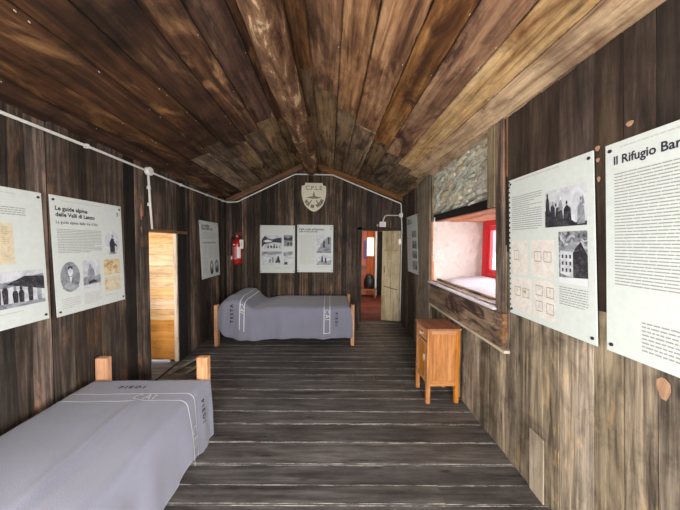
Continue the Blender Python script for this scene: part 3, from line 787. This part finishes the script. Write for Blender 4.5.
for i, b in enumerate(((.045, .457, .283, .703), (.338, .459, .623, .70), (.043, .722, .338, .957), (.363, .717, .63, .955))):
    p.pic(b, 'map', drawing((1, 2, 2, 4)[i], (2, 4, 3, 4)[i]), 'plan_drawing')
p.body(.67, .727, .94, .838, 8, 'inkgrey', 'caption_text')
# right wall, nearest the camera
p = Panel(FR, 1.107, 1.042, .62, .906, .060, 'display panel titled Il Rifugio, cut off by the right edge of the photo', 'R', flip=True)
p.body(.1, .020, .96, .037, 1, 'inkpale', 'header_text', th=.35)
p.text('Il Rifugio Bar', .058, .105, .37, 'ink', bold=.025, sq=1.15)
p.body(.06, .145, .93, .68, 37, 'inkgrey', th=.36, k=2, gap=.004)
p.body(.22, .817, .70, .952, 8, 'inkgrey', 'credit_text')
# left wall, second
p = Panel(FL, 1.863, .977, .598, .829, -.030, 'display panel titled Le guide alpine, with oval portraits, left of the side doorway', 'L')
p.body(.12, .030, .93, .045, 1, 'inkpale', 'header_text', th=.35)
p.text('Le guide alpine', .05, .118, .40, 'ink', bold=.03); p.text('delle Valli di Lanzo', .05, .168, .50, 'ink', bold=.03)
p.text('La guida alpina dalla Val d\'Ala', .05, .226, .54, 'ink', 'subtitle_text', bold=.01)
p.text('5', .912, .108, .03, 'ink', 'panel_number')
p.body(.055, .268, .64, .475, 15, 'inkgrey')
def portrait(beard=0): return [('p', [(.08, .85), (.18, .6), (.4, .48), (.62, .48), (.82, .62), (.92, .85), (.7, .97), (.5, 1), (.3, .97)], 'bwdark' if beard else 'bwmid'), ('p', [(.44, .5), (.5, .72), (.58, .5)], 'bwwhite'), ('e', (.5, .32, .13, .16), 'bwlight'), ('p', [(.37, .27), (.40, .16), (.5, .12), (.6, .16), (.63, .27), (.5, .2)], 'bwdark')]
p.pic((.69, .262, .933, .513), 'bwlight', [('p', [(.35, .92), (.3, .5), (.45, .3), (.62, .32), (.7, .55), (.66, .92)], 'bwdark'), ('e', (.53, .22, .09, .08), 'bwmid'), ('p', [(.62, .45), (.85, .6), (.82, .66), (.6, .55)], 'bwdark'), ('p', [(.2, .9), (.8, .88), (.7, .95), (.3, .97)], 'bwmid')], oval=True)
p.pic((.058, .55, .30, .81), 'bwmid', portrait() , oval=True)
p.pic((.34, .548, .59, .806), 'bwlight', [('p', [(0, .6), (.3, .55), (.5, .62), (1, .55), (1, .85), (0, .88)], 'bwmid'), ('p', [(.2, .7), (.3, .3), (.5, .25), (.62, .35), (.66, .6), (.9, .65), (.92, .85), (.15, .85)], 'bwmid'), ('e', (.42, .2, .08, .08), 'bwmid'), ('p', [(.3, .75), (.6, .7), (.85, .8), (.3, .85)], 'bwdark')])
p.pic((.652, .553, .928, .706), 'tan', [], 'document_picture'); p.pic((.652, .728, .929, .874), 'beige', [('p', [(.02, .05), (.2, .1), (.26, .6), (.12, .95), (.03, .8)], 'tan')], 'document_picture')
p.body(.06, .855, .29, .95, 6, 'inkpale', 'caption_text'); p.body(.345, .845, .595, .95, 7, 'inkpale', 'caption_text'); p.body(.66, .905, .92, .918, 1, 'inkpale', 'caption_text')
# left wall, first (runs out of frame)
p = Panel(FL, 1.215, .988, .595, .815, -.028, 'display panel with a beige document and a group photo, cut off by the left edge', 'L')
p.body(.12, .030, .93, .045, 1, 'inkpale', 'header_text', th=.35)
p.body(.1, .13, .84, .21, 5, 'inkgrey'); p.pic((.40, .25, .72, .54), 'beige', [('p', [(.0, 0), (.012, 0), (.012, 1), (0, 1)], 'inkgrey')]+[('p', [(.12, .1+.05*i), (.9, .1+.05*i), (.9, .11+.05*i), (.12, .11+.05*i)], 'tan') for i in range(16)], 'document_picture')
p.pic((.07, .25, .39, .54), 'beige', [], 'document_picture')
p.pic((.07, .595, .965, .855), 'bwlight', [('p', [(0, .3), (.3, .18), (.6, .3), (1, .12), (1, .4), (0, .5)], 'bwmid')]+people(12, .28, .95, 5, x0=.03)+[('p', [(0, .9), (.4, .86), (1, .9), (1, 1), (0, 1)], 'bwmid'), ('p', [(.62, .35), (.8, .15), (1, .2), (1, .6), (.85, .5)], 'bwdark')])
p.body(.4, .885, .93, .90, 1, 'inkpale', 'caption_text')
# left wall, far, notched
p = Panel(FL, 3.925, .955, .636, .858, -.085, 'notched text panel with two small portraits, next to the fire extinguisher', 'L', notch=True)
p.text('Le guide', .08, .105, .40, 'ink'); p.text('alpine delle Valli', .08, .15, .56, 'ink')
p.body(.085, .19, .93, .31, 6, 'inkpale'); p.text('Le guide alpine delle Valli', .08, .385, .72, 'ink', 'subtitle_text', bold=.01)
p.body(.085, .42, .33, .90, 20, 'inkpale'); p.body(.38, .42, .63, .66, 10, 'inkpale'); p.body(.68, .42, .93, .66, 10, 'inkpale')
p.pic((.42, .688, .615, .955), 'bwmid', portrait(1), oval=True); p.pic((.70, .686, .93, .95), 'bwmid', portrait(1), oval=True)
# back wall pair
p = Panel(FB, -1.268, .947, .638, .874, .0, 'notched panel with four old mountain photographs, left one above the far bed', 'B', notch=True)
p.pic((.054, .21, .622, .50), 'bwlight', [('p', [(0, .35), (.16, .02), (.3, .22), (.5, .3), (.75, .2), (1, .15), (1, .55), (.6, .5), (.3, .6), (.12, .66), (0, .9)], 'bwdark'), ('p', [(.08, .42), (.3, .3), (.55, .42), (.4, .5), (.2, .52)], 'bwwhite')]+people(5, .6, .92, 9, x0=.25))
p.pic((.682, .203, .935, .44), 'bwmid', [('p', [(0, .1), (.5, .3), (1, .05), (1, .5), (0, .45)], 'bwdark')]+people(3, .42, .92, 3))
p.pic((.05, .543, .62, .834), 'bwlight', [('p', [(0, .05), (1, 0), (1, .2), (.5, .28), (.2, .22), (0, .35)], 'bwmid')]+people(4, .42, .85, 4, x0=.35, x1=.95)+[('p', [(.75, .8), (.78, .4), (.86, .33), (.92, .8)], 'bwdark')])
p.pic((.678, .54, .938, .838), 'bwlight', [('p', [(0, .1), (1, 0), (1, .25), (0, .35)], 'bwmid'), ('p', [(.05, .95), (.1, .78), (.4, .76), (.45, .95)], 'bwdark')])
p.body(.4, .87, .62, .91, 3, 'inkpale', 'caption_text'); p.body(.69, .87, .93, .91, 3, 'inkpale', 'caption_text')
p = Panel(FB, -.585, .963, .66, .874, .0, 'white panel with a text column and two climbing photos, right of the notched one', 'B')
p.text('Dalla guida all\'alpinista:', .046, .112, .70, 'ink'); p.text('sulle vie dei pionieri', .046, .157, .52, 'ink'); p.text('6', .92, .095, .03, 'ink', 'panel_number')
p.body(.06, .215, .49, .84, 28, 'inkpale')
p.pic((.516, .203, .943, .592), 'bwlight', [('p', [(0, 1), (.2, .75), (.35, .5), (.5, .3), (.62, .25), (.8, .1), (1, .15), (1, 1)], 'bwmid'), ('p', [(.45, .7), (.5, .35), (.58, .35), (.6, .7)], 'bwdark'), ('p', [(.78, .5), (.8, .12), (.88, .15), (.9, .5)], 'bwdark'), ('p', [(.1, 1), (.3, .8), (.6, .85), (.9, .95), (.9, 1)], 'bwmid')])
p.pic((.53, .624, .948, .842), 'bwlight', [('p', [(0, 1), (.2, .6), (.6, .7), (1, .5), (1, 1)], 'bwmid'), ('p', [(.32, .7), (.36, .15), (.44, .2), (.46, .7)], 'bwdark'), ('p', [(.56, .8), (.58, .3), (.66, .3), (.7, .8)], 'bwdark')])
p.body(.55, .87, .93, .90, 2, 'inkpale', 'caption_text')
# right wall, far
p = Panel(FR, 4.40, 1.05, .57, .91, .17, 'narrow-looking panel with four stacked photos, between back door and window', 'R', flip=True)
p.text('I rifugi', .06, .10, .34, 'ink'); p.text('delle Valli', .06, .15, .46, 'ink')
p.body(.06, .26, .42, .92, 26, 'inkpale')
for b0, b1, s_ in ((.273, .388, 1), (.446, .578, 2), (.62, .742, 3), (.79, .935, 4)):
    p.pic((.5, b0, .93, b1), 'bwmid', people(3, .25, .95, s_))

# ------------------------------------------------------------------ shield emblem on the back wall
mb = MB(); cx, W, zt, zb = -.285, .225, 2.60, 2.08
half = [(0, zt), (.70, zt), (.74, zt-.045), (.98, zt-.055), (1.0, zt-.14), (.98, zt-.22), (.90, zt-.31), (.74, zt-.40), (.5, zt-.46), (.22, zt-.505), (0, zb)]
pts = [(cx+x*W, z) for x, z in half]+[(cx-x*W, z) for x, z in reversed(half[1:-1])]
f1 = [FB(x, z, .045) for x, z in pts]; f0 = [FB(x, z, .022) for x, z in pts]
mb.face(f1, 'cream'); mb.face(list(reversed(f0)), 'cream')
M['cream'] = plain('cream_painted_wood', rgb(222, 214, 190), .7); M['olive'] = plain('olive_grey_print', rgb(128, 122, 104), .7)
for i in range(len(pts)):
    j = (i+1) % len(pts); mb.face([f1[i], f1[j], f0[j], f0[i]], 'cream')
em = tag(empty('wall_emblem', (cx, YB-.022, zb)), 'cream wooden shield with a star, high on the back gable wall', 'emblem'); bpy.context.view_layer.update()
dp(mb.build('shield', weld=True, bevel=0), em)
mb = MB(); sc_ = (cx, 2.335); q = []
for i in range(8):
    a = math.pi/2+i*math.pi/4; r = (.15 if i % 2 == 0 else .035)*(1.0 if i in (0, 1, 2, 6, 7) else 1)
    if i % 2 == 0: r = {0: .12, 2: .15, 6: .15, 4: .015}[i]
    q.append(FB(sc_[0]+r*math.cos(a), sc_[1]+r*math.sin(a), .0465))
mb.face(q, 'olive')
for s_ in (-1, 1): mb.face([FB(cx+s_*x, z, .0465) for x, z in ((.03, 2.285), (.055, 2.285), (.10, 2.215), (.105, 2.17), (.08, 2.21))], 'olive')
dp(mb.build('star'), em)
mb = MB()
add_text(mb, 'C.P.L.E', cx-.15, 2.475, .30, 'olive', lambda x, y, z: FB(x, y, .046), bold=.015)
dp(mb.build('top_lettering'), em)
mb = MB()
for i, ch in enumerate('VAL DI VERDI'):
    if ch == ' ': continue
    a = math.radians(-158+i*12.4); rr = .19; px, pz = cx+rr*math.cos(a)*.92, 2.345+rr*math.sin(a); ta = a+math.pi/2
    vs, fs = text_mesh(ch, .052, .012); b = len(mb.v); mi = mb.mi('olive')
    for v in vs: mb.v.append(FB(px+v.x*math.cos(ta)-v.y*math.sin(ta), pz+v.x*math.sin(ta)+v.y*math.cos(ta), .046))
    for f in fs: mb.f.append(tuple(b+k for k in f)); mb.m.append(mi); mb.r.append(.5); mb.smooth.append(False); mb.uv.append([(0, 0)]*len(f)); mb.nuv.append([(.5, .5)]*len(f))
dp(mb.build('curved_lettering'), em)

# ------------------------------------------------------------------ electrical conduit
ce = tag(empty('electrical_conduit', FL(2.8, 0, .03)), 'white electrical conduit running round the walls below the ceiling', 'conduit'); bpy.context.view_layer.update()
def bend(pts, r=.03):
    out = [Vector(pts[0])]
    for a, b, c in zip(pts, pts[1:], pts[2:]):
        a, b, c = Vector(a), Vector(b), Vector(c); p0 = b+(a-b).normalized()*r; p1 = b+(c-b).normalized()*r
        for t in (0, .25, .5, .75, 1): out.append(p0*(1-t)**2+b*2*t*(1-t)+p1*t*t)
    return out+[Vector(pts[-1])]
path = [FL(u, 2.212-.006*math.sin(u*2.2), .04) for u in (-1.55, -1, -.5, 0, .5, 1, 1.6, 2.2, 2.75, 3.5, 4.2)]+[Vector((XL+.045, YB-.10, 2.222)), Vector((XL+.12, YB-.075, 2.222)), FB(-1.66, 2.23, .07), FB(-.62, 2.745, .07), FB(.05, 2.745, .07), FB(1.325, 2.245, .07), FB(1.335, 2.04, .06)]
mb = MB(); mb.tube(bend(path), .011, 'white', 8); dp(mb.build('conduit_pipe'), ce)
mb = MB(); mb.tube(bend([FL(2.80, 2.2, .04), FL(2.81, 1.9, .045), FL(2.85, 1.63, .035)]), .011, 'white', 8); dp(mb.build('drop_pipe'), ce)
mb = MB(); mb.tube(bend([FB(1.335, 2.02, .06), FB(1.34, 1.95, .06), FB(1.352, 1.85, .05), FB(1.352, .05, .04)]), .010, 'white', 8); dp(mb.build('drop_pipe'), ce)
mb = MB(); mb.tube(bend([FB(1.33, 2.03, .06), FB(1.03, 2.03, .05), FB(.99, 1.90, .05)], .05), .009, 'white', 8); dp(mb.build('branch_pipe'), ce)
mb = MB(); mb.tube([FL(2.80, 2.212, .025), FL(2.80, 2.212, .07)], .042, 'white', 20); dp(mb.build('junction_box', bevel=.004), ce)
mb = MB(); mb.tube([FB(1.335, 2.035, .025), FB(1.335, 2.035, .085)], .042, 'white', 20); dp(mb.build('junction_box', bevel=.004), ce)
for P in [FL(u, 2.212-.006*math.sin(u*2.2), .036) for u in (.6, 1.35, 2.12, 3.4, 4.1, 4.7)]+[FL(2.81, 2.05, .036), FL(2.815, 1.88, .036)]:
    mb = MB(); mb.box(-.014, .014, -.012, .012, -.016, .016, 'white', 'x', tf=lambda x, y, z, P=P: P+Vector((x, y, z))); dp(mb.build('clip', bevel=.002), ce)
mb = MB(); mb.box(.93, 1.05, 1.815, 1.91, .03, .07, 'white', 'x', tf=FB)
sk_ = tag(empty('switch_box', FB(.99, 1.815, .03)), 'small white socket box above the back doorway', 'switch box'); bpy.context.view_layer.update()
dp(mb.build('housing', bevel=.006), sk_)
mb = MB(); mb.tube([FB(.99, 1.862, .069), FB(.99, 1.862, .076)], .022, 'board', 16); dp(mb.build('cover'), sk_)
mb = MB(); mb.tube([FB(.90, 1.845, .025), FB(.90, 1.845, .06)], .018, 'steel', 12); tag(mb.build('wall_hook'), 'tiny grey knob left of the white socket box', 'knob')
mb = MB(); mb.box(1.135, 1.155, 1.80, 1.93, .03, .045, 'trim', 'y', tf=FB); tag(mb.build('wood_peg'), 'short wooden peg standing on the header of the back doorway', 'peg')

# ------------------------------------------------------------------ fire extinguisher
ex = tag(empty('fire_extinguisher', (-1.645, YB-.12, 1.10)), 'red fire extinguisher with white label hanging in the back left corner', 'fire extinguisher'); bpy.context.view_layer.update()
ox, oy = -1.645, YB-.125
mb = MB(); mb.lathe([(0, 1.11), (.07, 1.112), (.08, 1.13), (.08, 1.14), (.082, 1.145), (.082, 1.47), (.075, 1.52), (.05, 1.555), (.03, 1.565), (.03, 1.59), (0, 1.59)], 'extred', 28, (ox, oy, 0)); dp(mb.build('cylinder'), ex)
mb = MB(); mb.lathe([(0, 1.585), (.026, 1.585), (.026, 1.625), (.018, 1.64), (0, 1.64)], 'steel', 14, (ox, oy, 0)); dp(mb.build('valve'), ex)
mb = MB(); mb.box(ox-.02, ox+.085, oy-.018, oy+.012, 1.635, 1.65, 'extred', 'x'); P = [Vector((ox-.02 if i & 1 == 0 else ox+.10, oy+(.012 if i >> 1 & 1 else -.018), (1.655 if i & 1 == 0 else 1.685)+(.012 if i >> 2 & 1 else 0))) for i in range(8)]; mb.hexa(P, 'extred', .1, .03, .01); dp(mb.build('lever'), ex)
mb = MB(); mb.tube(bend([(ox-.02, oy-.01, 1.61), (ox-.10, oy-.01, 1.60), (ox-.115, oy, 1.45), (ox-.10, oy, 1.22)], .04), .012, 'black', 8); dp(mb.build('hose'), ex)
mb = MB(); mb.lathe([(0, 1.20), (.012, 1.195), (.016, 1.23), (.012, 1.26), (0, 1.26)], 'white', 10, (ox-.10, oy, 0)); dp(mb.build('nozzle'), ex)
def arc(mb, a0, a1, z0, z1, m, rr=.0832):
    n = 8
    for i in range(n):
        t0 = math.radians(a0+(a1-a0)*i/n); t1 = math.radians(a0+(a1-a0)*(i+1)/n)
        mb.face([(ox+rr*math.cos(t0), oy+rr*math.sin(t0), z0), (ox+rr*math.cos(t1), oy+rr*math.sin(t1), z0), (ox+rr*math.cos(t1), oy+rr*math.sin(t1), z1), (ox+rr*math.cos(t0), oy+rr*math.sin(t0), z1)], m)
M['pinklabel'] = plain('pinkish_label', rgb(196, 120, 124), .5)
mb = MB(); arc(mb, -135, -75, 1.20, 1.42, 'pinklabel')
for k in range(7): arc(mb, -128, -84, 1.22+k*.027, 1.228+k*.027, 'extred', .0838)
dp(mb.build('label'), ex)
mb = MB(); arc(mb, -72, -28, 1.22, 1.42, 'white'); dp(mb.build('white_label'), ex)
mb = MB(); mb.tube([(ox-.03, oy-.078, 1.46), (ox-.03, oy-.083, 1.462)], .012, 'white', 12); dp(mb.build('gauge'), ex)
mb = MB(); mb.box(ox+.055, ox+.125, oy-.05, oy-.046, 1.39, 1.55, 'white', 'z'); mb.box(ox+.088, ox+.092, oy-.051, oy-.0505, 1.44, 1.50, 'ink', 'z'); dp(mb.build('inspection_tag'), ex)
mb = MB(); mb.box(ox-.02, ox+.02, oy+.075, YB-.018, 1.48, 1.56, 'steel', 'z'); dp(mb.build('bracket'), ex)

# ------------------------------------------------------------------ beds and blankets
def bed(name, mat, label, w, L, ph, near_ext):
    e = tag(empty(name, mat=mat), label, 'bed', 'wooden beds with grey blankets'); 
    pw, pt = .085, .05
    for sx in (-1, 1):
        for y0, kind in ((0, 0), (L-pt, 1)):
            mb = MB(); x = sx*(w/2-pw/2); mb.box(x-pw/2, x+pw/2, y0, y0+pt, 0, ph, 'bedpost', 'z'); mb.build('leg', e, bevel=.006)
        mb = MB(); x = sx*(w/2-.05); mb.box(x-.014, x+.014, pt, L-pt, .24, .38, 'bedpost', 'y'); mb.build('side_rail', e, bevel=.003)
    for y in (.012, L-.038):
        mb = MB(); mb.box(-w/2+pw, w/2-pw, y, y+.026, .24, .40, 'bedpost', 'x'); mb.build('end_rail', e, bevel=.003)
    mb = MB(); mb.box(-w/2+.03, w/2-.03, pt+.005, L-pt-.01, .33, .455, 'wool', 'y'); mb.build('mattress', e, bevel=.03)
    return e
def sm(x): x = max(0, min(1, x)); return x*x*(3-2*x)
class Blanket:
    def __init__(s, mat, w, L, top, hang, label, bulge=None, crease=None, fold=1.0, seed=0):
        s.w, s.L, s.top, s.hang, s.bulge, s.crease, s.fold, s.seed = w, L, top, hang, bulge, crease, fold, seed
        s.e = tag(empty('blanket', mat=mat), label, 'blanket', 'grey blankets on the beds')
    def P(s, a, y):
        """a: arc distance across from the centre line (+ = visible side), y along"""
        w = s.w/2; r = .055; sg = 1 if a >= 0 else -1; q = abs(a); sd = s.seed
        bl = s.bulge(y, a) if s.bulge else 0
        h = s.top+bl; flat = w-r
        if q <= flat: x, z, out = q, h, 0
        elif q <= flat+r*math.pi/2: t = (q-flat)/r; x, z, out = flat+r*math.sin(t), h-r*(1-math.cos(t)), 0
        else:
            dn = q-flat-r*math.pi/2; out = dn
            x = w+.012*math.sin(min(1, dn/.3)*math.pi/2)+dn*.03; z = h-r-dn
            fo = s.fold*min(1, dn/.2); x += fo*(.012*math.sin(y*17+sd+2*math.sin(y*5))+.008*math.sin(y*31+sd*2))
        # gentle unevenness
        nzv = noise.noise(Vector((a*2.4+sd, y*2.4, sd)))*.008+noise.noise(Vector((a*7+sd, y*7, sd)))*.004
        if s.crease: z += s.crease(a, y)
        z += nzv*(1 if q < flat else .3); x += nzv*(.6 if q > flat else 0)
        yy = y
        # foot edge drops between the posts
        e = s.L-.05
        if y > e:
            k = 1-sm((q-(w-.06))/.05); t = (y-e)
            rr = .05; tt = min(t/rr, math.pi/2); yd = e+rr*math.sin(tt); zd = rr*(1-math.cos(tt))+max(0, t-rr*math.pi/2)
            yy = yd*k+(e+t*.55)*(1-k); z -= zd*k
        return Vector((sg*x, yy, max(z, .012)))
    def N(s, a, y):
        e = .004; du = s.P(a+e, y)-s.P(a-e, y); dv = s.P(a, y+e)-s.P(a, y-e); n = du.cross(dv); return n.normalized() if n.length > 0 else Vector((0, 0, 1))
    def build(s):
        nu, nv = 110, 170; hid = .26; y1 = s.L+.09
        o = grid('cloth', lambda i, j: s.P(-(s.w/2+hid)+i*(s.w/2+hid+s.w/2+s.hang(min(j*y1, s.L))), j*y1), nu, nv, 'wool', 1.9, 2.1)
        o.parent = s.e; md = o.modifiers.new('thick', 'SOLIDIFY'); md.thickness = .007; md.offset = -1
    def strip(s, pts, wd, m, name, close=False):
        mb = MB(); P = []
        for (a0, y0), (a1, y1) in zip(pts, pts[1:]):
            n = max(1, int(math.hypot(a1-a0, y1-y0)/.012)); dx, dy = a1-a0, y1-y0; l = math.hypot(dx, dy); px, py = -dy/l*wd/2, dx/l*wd/2
            for k in range(n):
                t0, t1 = k/n, (k+1)/n; q = []
                for t, sg in ((t0, 1), (t1, 1), (t1, -1), (t0, -1)):
                    a, y = a0+dx*t+px*sg, y0+dy*t+py*sg; q.append(s.P(a, y)+s.N(a, y)*.0032)
                mb.face(q, m)
        return mb
    def letters(s, txt, a, y, size, m, along, name, bold=.03, tr=1.15):
        """along: direction of reading in (a,y); letter tops lie 90 degrees anticlockwise of it"""
        vs, fs = text_mesh(txt, size, bold*size, 1.55); mb = MB(); b = 0; mi = mb.mi(m); d = along; up = (-d[1], d[0])
        for f in fs:
            q = []
            for i in f:
                v = vs[i]; aa = a+v.x*tr*d[0]+v.y*up[0]; yy = y+v.x*tr*d[1]+v.y*up[1]; q.append(s.P(aa, yy)+s.N(aa, yy)*.0034)
            mb.face(q, m)
        mb.build(name, s.e)
def cai(bl, a, y, h, flip=False, name='CAI'):
    """outlined letters C A I drawn as strokes; reading along +a, tops to +y; h = letter height"""
    w = h*.9; st = []
    g = lambda x, yy: (a+x*w, y+yy*h)
    st.append([g(.85, .85), g(.5, 1), g(.15, .8), g(.05, .5), g(.15, .2), g(.5, 0), g(.85, .15)])
    st.append([g(1.35, 0), g(1.75, 1), g(2.15, 0)]); st.append([g(1.5, .38), g(2.0, .38)]); st.append([g(2.6, 0), g(2.6, 1)])
    for k, s_ in enumerate(st):
        if k != 2: mb = MB()
        m2 = bl.strip(s_, .006, 'stripe', ''); off = len(mb.v)
        mb.mi('stripe'); mb.v += m2.v; mb.f += [tuple(i+off for i in f) for f in m2.f]; mb.m += m2.m; mb.uv += m2.uv; mb.nuv += m2.nuv; mb.r += m2.r; mb.smooth += m2.smooth
        if k != 1: mb.build('monogram_letter', bl.e)
# near bed: head towards the camera, foot at y=2.06
L1 = 2.04; w1 = .825
m1 = Matrix.Translation((-1.325, .02, 0))
bed('wooden_bed', m1, 'wooden bed along the left wall, nearest the camera', w1, L1, .625, 0)
def hang1(y):
    # hem reaches near the floor, lower at the foot corner
    base = .36+.02*math.sin(y*4)
    if y > 1.55: base += -.05*math.exp(-((y-1.66)/.10)**2)+.03*sm((y-1.75)/.15)
    if y > 1.97: base -= (y-1.97)*1.3
    return base+.05
cr = lambda a, y: .018*math.exp(-((a-(.14+.03*math.sin(y*3))-.0)/.025)**2)*sm((1.75-y)/.2)*sm((y-.9)/.2)-.006*math.exp(-((a-.2)/.03)**2)*sm((1.7-y)/.2)
b1 = Blanket(m1, .845, L1-.055, .478, hang1, 'grey wool blanket with white stripes on the bed nearest the camera', crease=cr, seed=3, fold=.8)
b1.build()
for y in (1.685, 1.765): 
    mb = b1.strip([(-.55, y), (.84, y)], .007, 'stripe', ''); mb.build('stripe', b1.e)
b1.letters('PIEDI', -.13, 1.835, .042, 'letter', (1, 0), 'lettering', tr=1.25)
b1.letters('PIEDI', .50, 1.85, .05, 'letter', (1, 0), 'lettering', tr=1.0)
cai(b1, .06, 1.70, .055); cai(b1, .60, 1.70, .055)
# far bed against the back wall: head on the left
L2 = 2.02; w2_ = .90
m2 = Matrix.Translation((-1.64, 4.27, 0)) @ Matrix.Rotation(-math.pi/2, 4, 'Z')
bed('wooden_bed', m2, 'wooden bed against the back wall under the two panels', w2_, L2, .60, 0)
def bul(y, a):
    k = .155*math.exp(-((y-.27)/.20)**4)*(1-.25*sm((a-.25)/.2)) + .02*sm((y-.5)/.3)
    k -= .10*sm((.09-y)/.09)
    k -= .02*math.exp(-((y-.62)/.1)**2)
    return k
def hang2(y): return .365+.006*math.sin(y*9) + .07*sm((y-.12)/.3)+.155*math.exp(-((y-.27)/.20)**4)*.8 - .14*sm((.2-y)/.2)
b2 = Blanket(m2, .885, L2-.055, .555, hang2, 'grey wool blanket over a pillow on the bed at the back wall', bulge=bul, seed=11, fold=1.2)
b2.build()
for y in (.37, .43): b2.strip([(-.5, y), (.83, y)], .009, 'stripe', '').build('stripe', b2.e)
for y in (1.575, 1.66): b2.strip([(-.5, y), (.80, y)], .009, 'stripe', '').build('stripe', b2.e)
b2.strip([(.80, 1.575), (.80, 1.66)], .009, 'stripe', '').build('stripe', b2.e)
b2.letters('PIEDI', .50, 1.74, .05, 'letter', (1, 0), 'lettering')
b2.letters('TESTA', .75, .27, .06, 'letter', (-1, 0), 'lettering')
cai(b2, .46, 1.59, .06); cai(b2, .46, .375, .05)

# ------------------------------------------------------------------ cabinet
cb = tag(empty('bedside_cabinet', (1.08, 2.55, 0)), 'small orange-brown wooden bedside cabinet standing against the right wall', 'cabinet'); bpy.context.view_layer.update()
X0, X1, Y0, Y1, ZT = .925, 1.235, 2.395, 2.715, .715
lg = .038
for x in (X0, X1-lg):
    for y in (Y0, Y1-lg): dp(box_obj('leg', (x, x+lg, y, y+lg, 0, ZT-.018), 'cab', None, 'z', .003), cb)
dp(box_obj('top', (X0-.012, X1+.008, Y0-.008, Y1+.008, ZT-.018, ZT), 'cabd', None, 'y', .004), cb)
for y0, y1 in ((Y0+.010, Y0+.020), (Y1-.020, Y1-.010)):
    mb = MB(); mb.box(X0+lg, X1-lg, y0, y1, .17, ZT-.02, 'cab', 'z')
    mb.box(X0+lg, X1-lg, y0-.006, y1+.006, ZT-.055, ZT-.02, 'cab', 'x'); mb.box(X0+lg, X1-lg, y0-.006, y1+.006, .165, .215, 'cab', 'x')
    dp(mb.build('side_panel', bevel=.002), cb)
dp(box_obj('back_panel', (X1-.02, X1-.01, Y0+lg, Y1-lg, .17, ZT-.02), 'cab', None, 'z'), cb)
dp(box_obj('bottom_panel', (X0+.01, X1-.01, Y0+.02, Y1-.02, .17, .185), 'cab', None, 'y'), cb)
def sub(o, par): bpy.context.view_layer.update(); o.parent = par; o.matrix_parent_inverse = par.matrix_world.inverted()
dr = dp(box_obj('drawer', (X0+.004, X1-.03, Y0+lg+.003, Y1-lg-.003, .585, ZT-.025), 'cab', None, 'y'), cb)
mb = MB(); mb.tube([(X0-.001, 2.50, .64), (X0-.018, 2.505, .64), (X0-.018, 2.60, .64), (X0-.001, 2.605, .64)], .006, 'palewood'); sub(mb.build('drawer_handle'), dr)
mb = MB(); mb.box(X0+.006, X0+.022, Y0+lg+.003, Y1-lg-.003, .19, .57, 'cab', 'z')
mb.box(X0+.002, X0+.012, Y0+lg+.003, Y0+lg+.045, .19, .57, 'cab', 'z'); mb.box(X0+.002, X0+.012, Y1-lg-.045, Y1-lg-.003, .19, .57, 'cab', 'z')
mb.box(X0+.002, X0+.012, Y0+lg+.045, Y1-lg-.045, .53, .57, 'cab', 'y'); mb.box(X0+.002, X0+.012, Y0+lg+.045, Y1-lg-.045, .19, .23, 'cab', 'y')
cd = dp(mb.build('door', bevel=.001), cb)
mb = MB(); cpos = Vector((X0-.008, Y0+lg+.028, .42)); mb.tube([cpos+Vector((0, .018*math.sin(t), .03*math.cos(t))) for t in [i*2*math.pi/14 for i in range(15)]], .004, 'palewood', 6, cap=False); mb.tube([cpos+Vector((0, 0, .03)), cpos+Vector((.012, 0, .03))], .005, 'steel'); sub(mb.build('ring_pull'), cd)
for y in (Y0+lg, Y1-lg-.0): pass

# ------------------------------------------------------------------ light
def area(name, loc, target, sx, sy, power, col, spread=180):
    l = bpy.data.lights.new(name, 'AREA'); l.shape = 'RECTANGLE'; l.size = sx; l.size_y = sy; l.energy = power; l.color = col; l.spread = math.radians(spread)
    o = bpy.data.objects.new(name, l); C.objects.link(o); o.location = loc
    o.rotation_euler = (Vector(target)-Vector(loc)).to_track_quat('-Z', 'Y').to_euler(); return o
area('daylight_front_door', (.15, -1.9, 1.5), (.15, .3, .5), 1.2, 1.4, 70, (1, .97, .93), 120)
area('daylight_left_window', (XL-.35, -.35, 1.2), (1.2, .2, 1.3), 1.6, 1.35, 88, (1, .96, .9))
area('added_right_rear_light', (1.65, -.75, 1.6), (-1.2, 1.0, .7), 1.1, 1.0, 60, (1, .97, .95), 120)  # unseen light added to brighten the left panels and near bed
area('daylight_red_window', (2.9, 3.1, 2.05), (0, 1.9, .4), 1.2, .9, 190, (.93, .96, 1))
area('lamp_next_room', (.9, 6.6, 2.15), (.9, 6.6, 0), .8, .8, 14, (1, .78, .55))
area('daylight_alcove', (-2.5, 2.55, 1.6), (-2.4, 3.4, .9), .5, .3, 11, (1, .95, .88))
w = bpy.data.worlds.new('sky'); sc.world = w; w.use_nodes = True; nt = w.node_tree; nt.nodes.clear()
o = nt.nodes.new('ShaderNodeOutputWorld'); b = nt.nodes.new('ShaderNodeBackground'); nt.links.new(b.outputs[0], o.inputs[0])
b.inputs[0].default_value = (.88, .92, 1.0, 1); b.inputs[1].default_value = 4.0

# ------------------------------------------------------------------ camera
cam = bpy.data.cameras.new('camera'); co = bpy.data.objects.new('camera', cam); C.objects.link(co)
cam.sensor_fit = 'HORIZONTAL'; cam.sensor_width = 36; cam.lens = 265/680*36; cam.clip_start = .02
F_ = 265.0; yaw = math.atan(11/F_); pitch = math.atan(11.5/F_); roll = .010
co.matrix_world = Matrix.Translation((0, 0, 1.5)) @ Matrix.Rotation(-yaw, 4, 'Z') @ Matrix.Rotation(math.pi/2-pitch, 4, 'X') @ Matrix.Rotation(roll, 4, 'Z')
sc.camera = co
sc.view_settings.view_transform = 'Standard'; sc.view_settings.look = 'None'; sc.view_settings.gamma = 1; sc.view_settings.use_curve_mapping = False
sc.view_settings.exposure = 0.5
sc.cycles.use_denoising = True
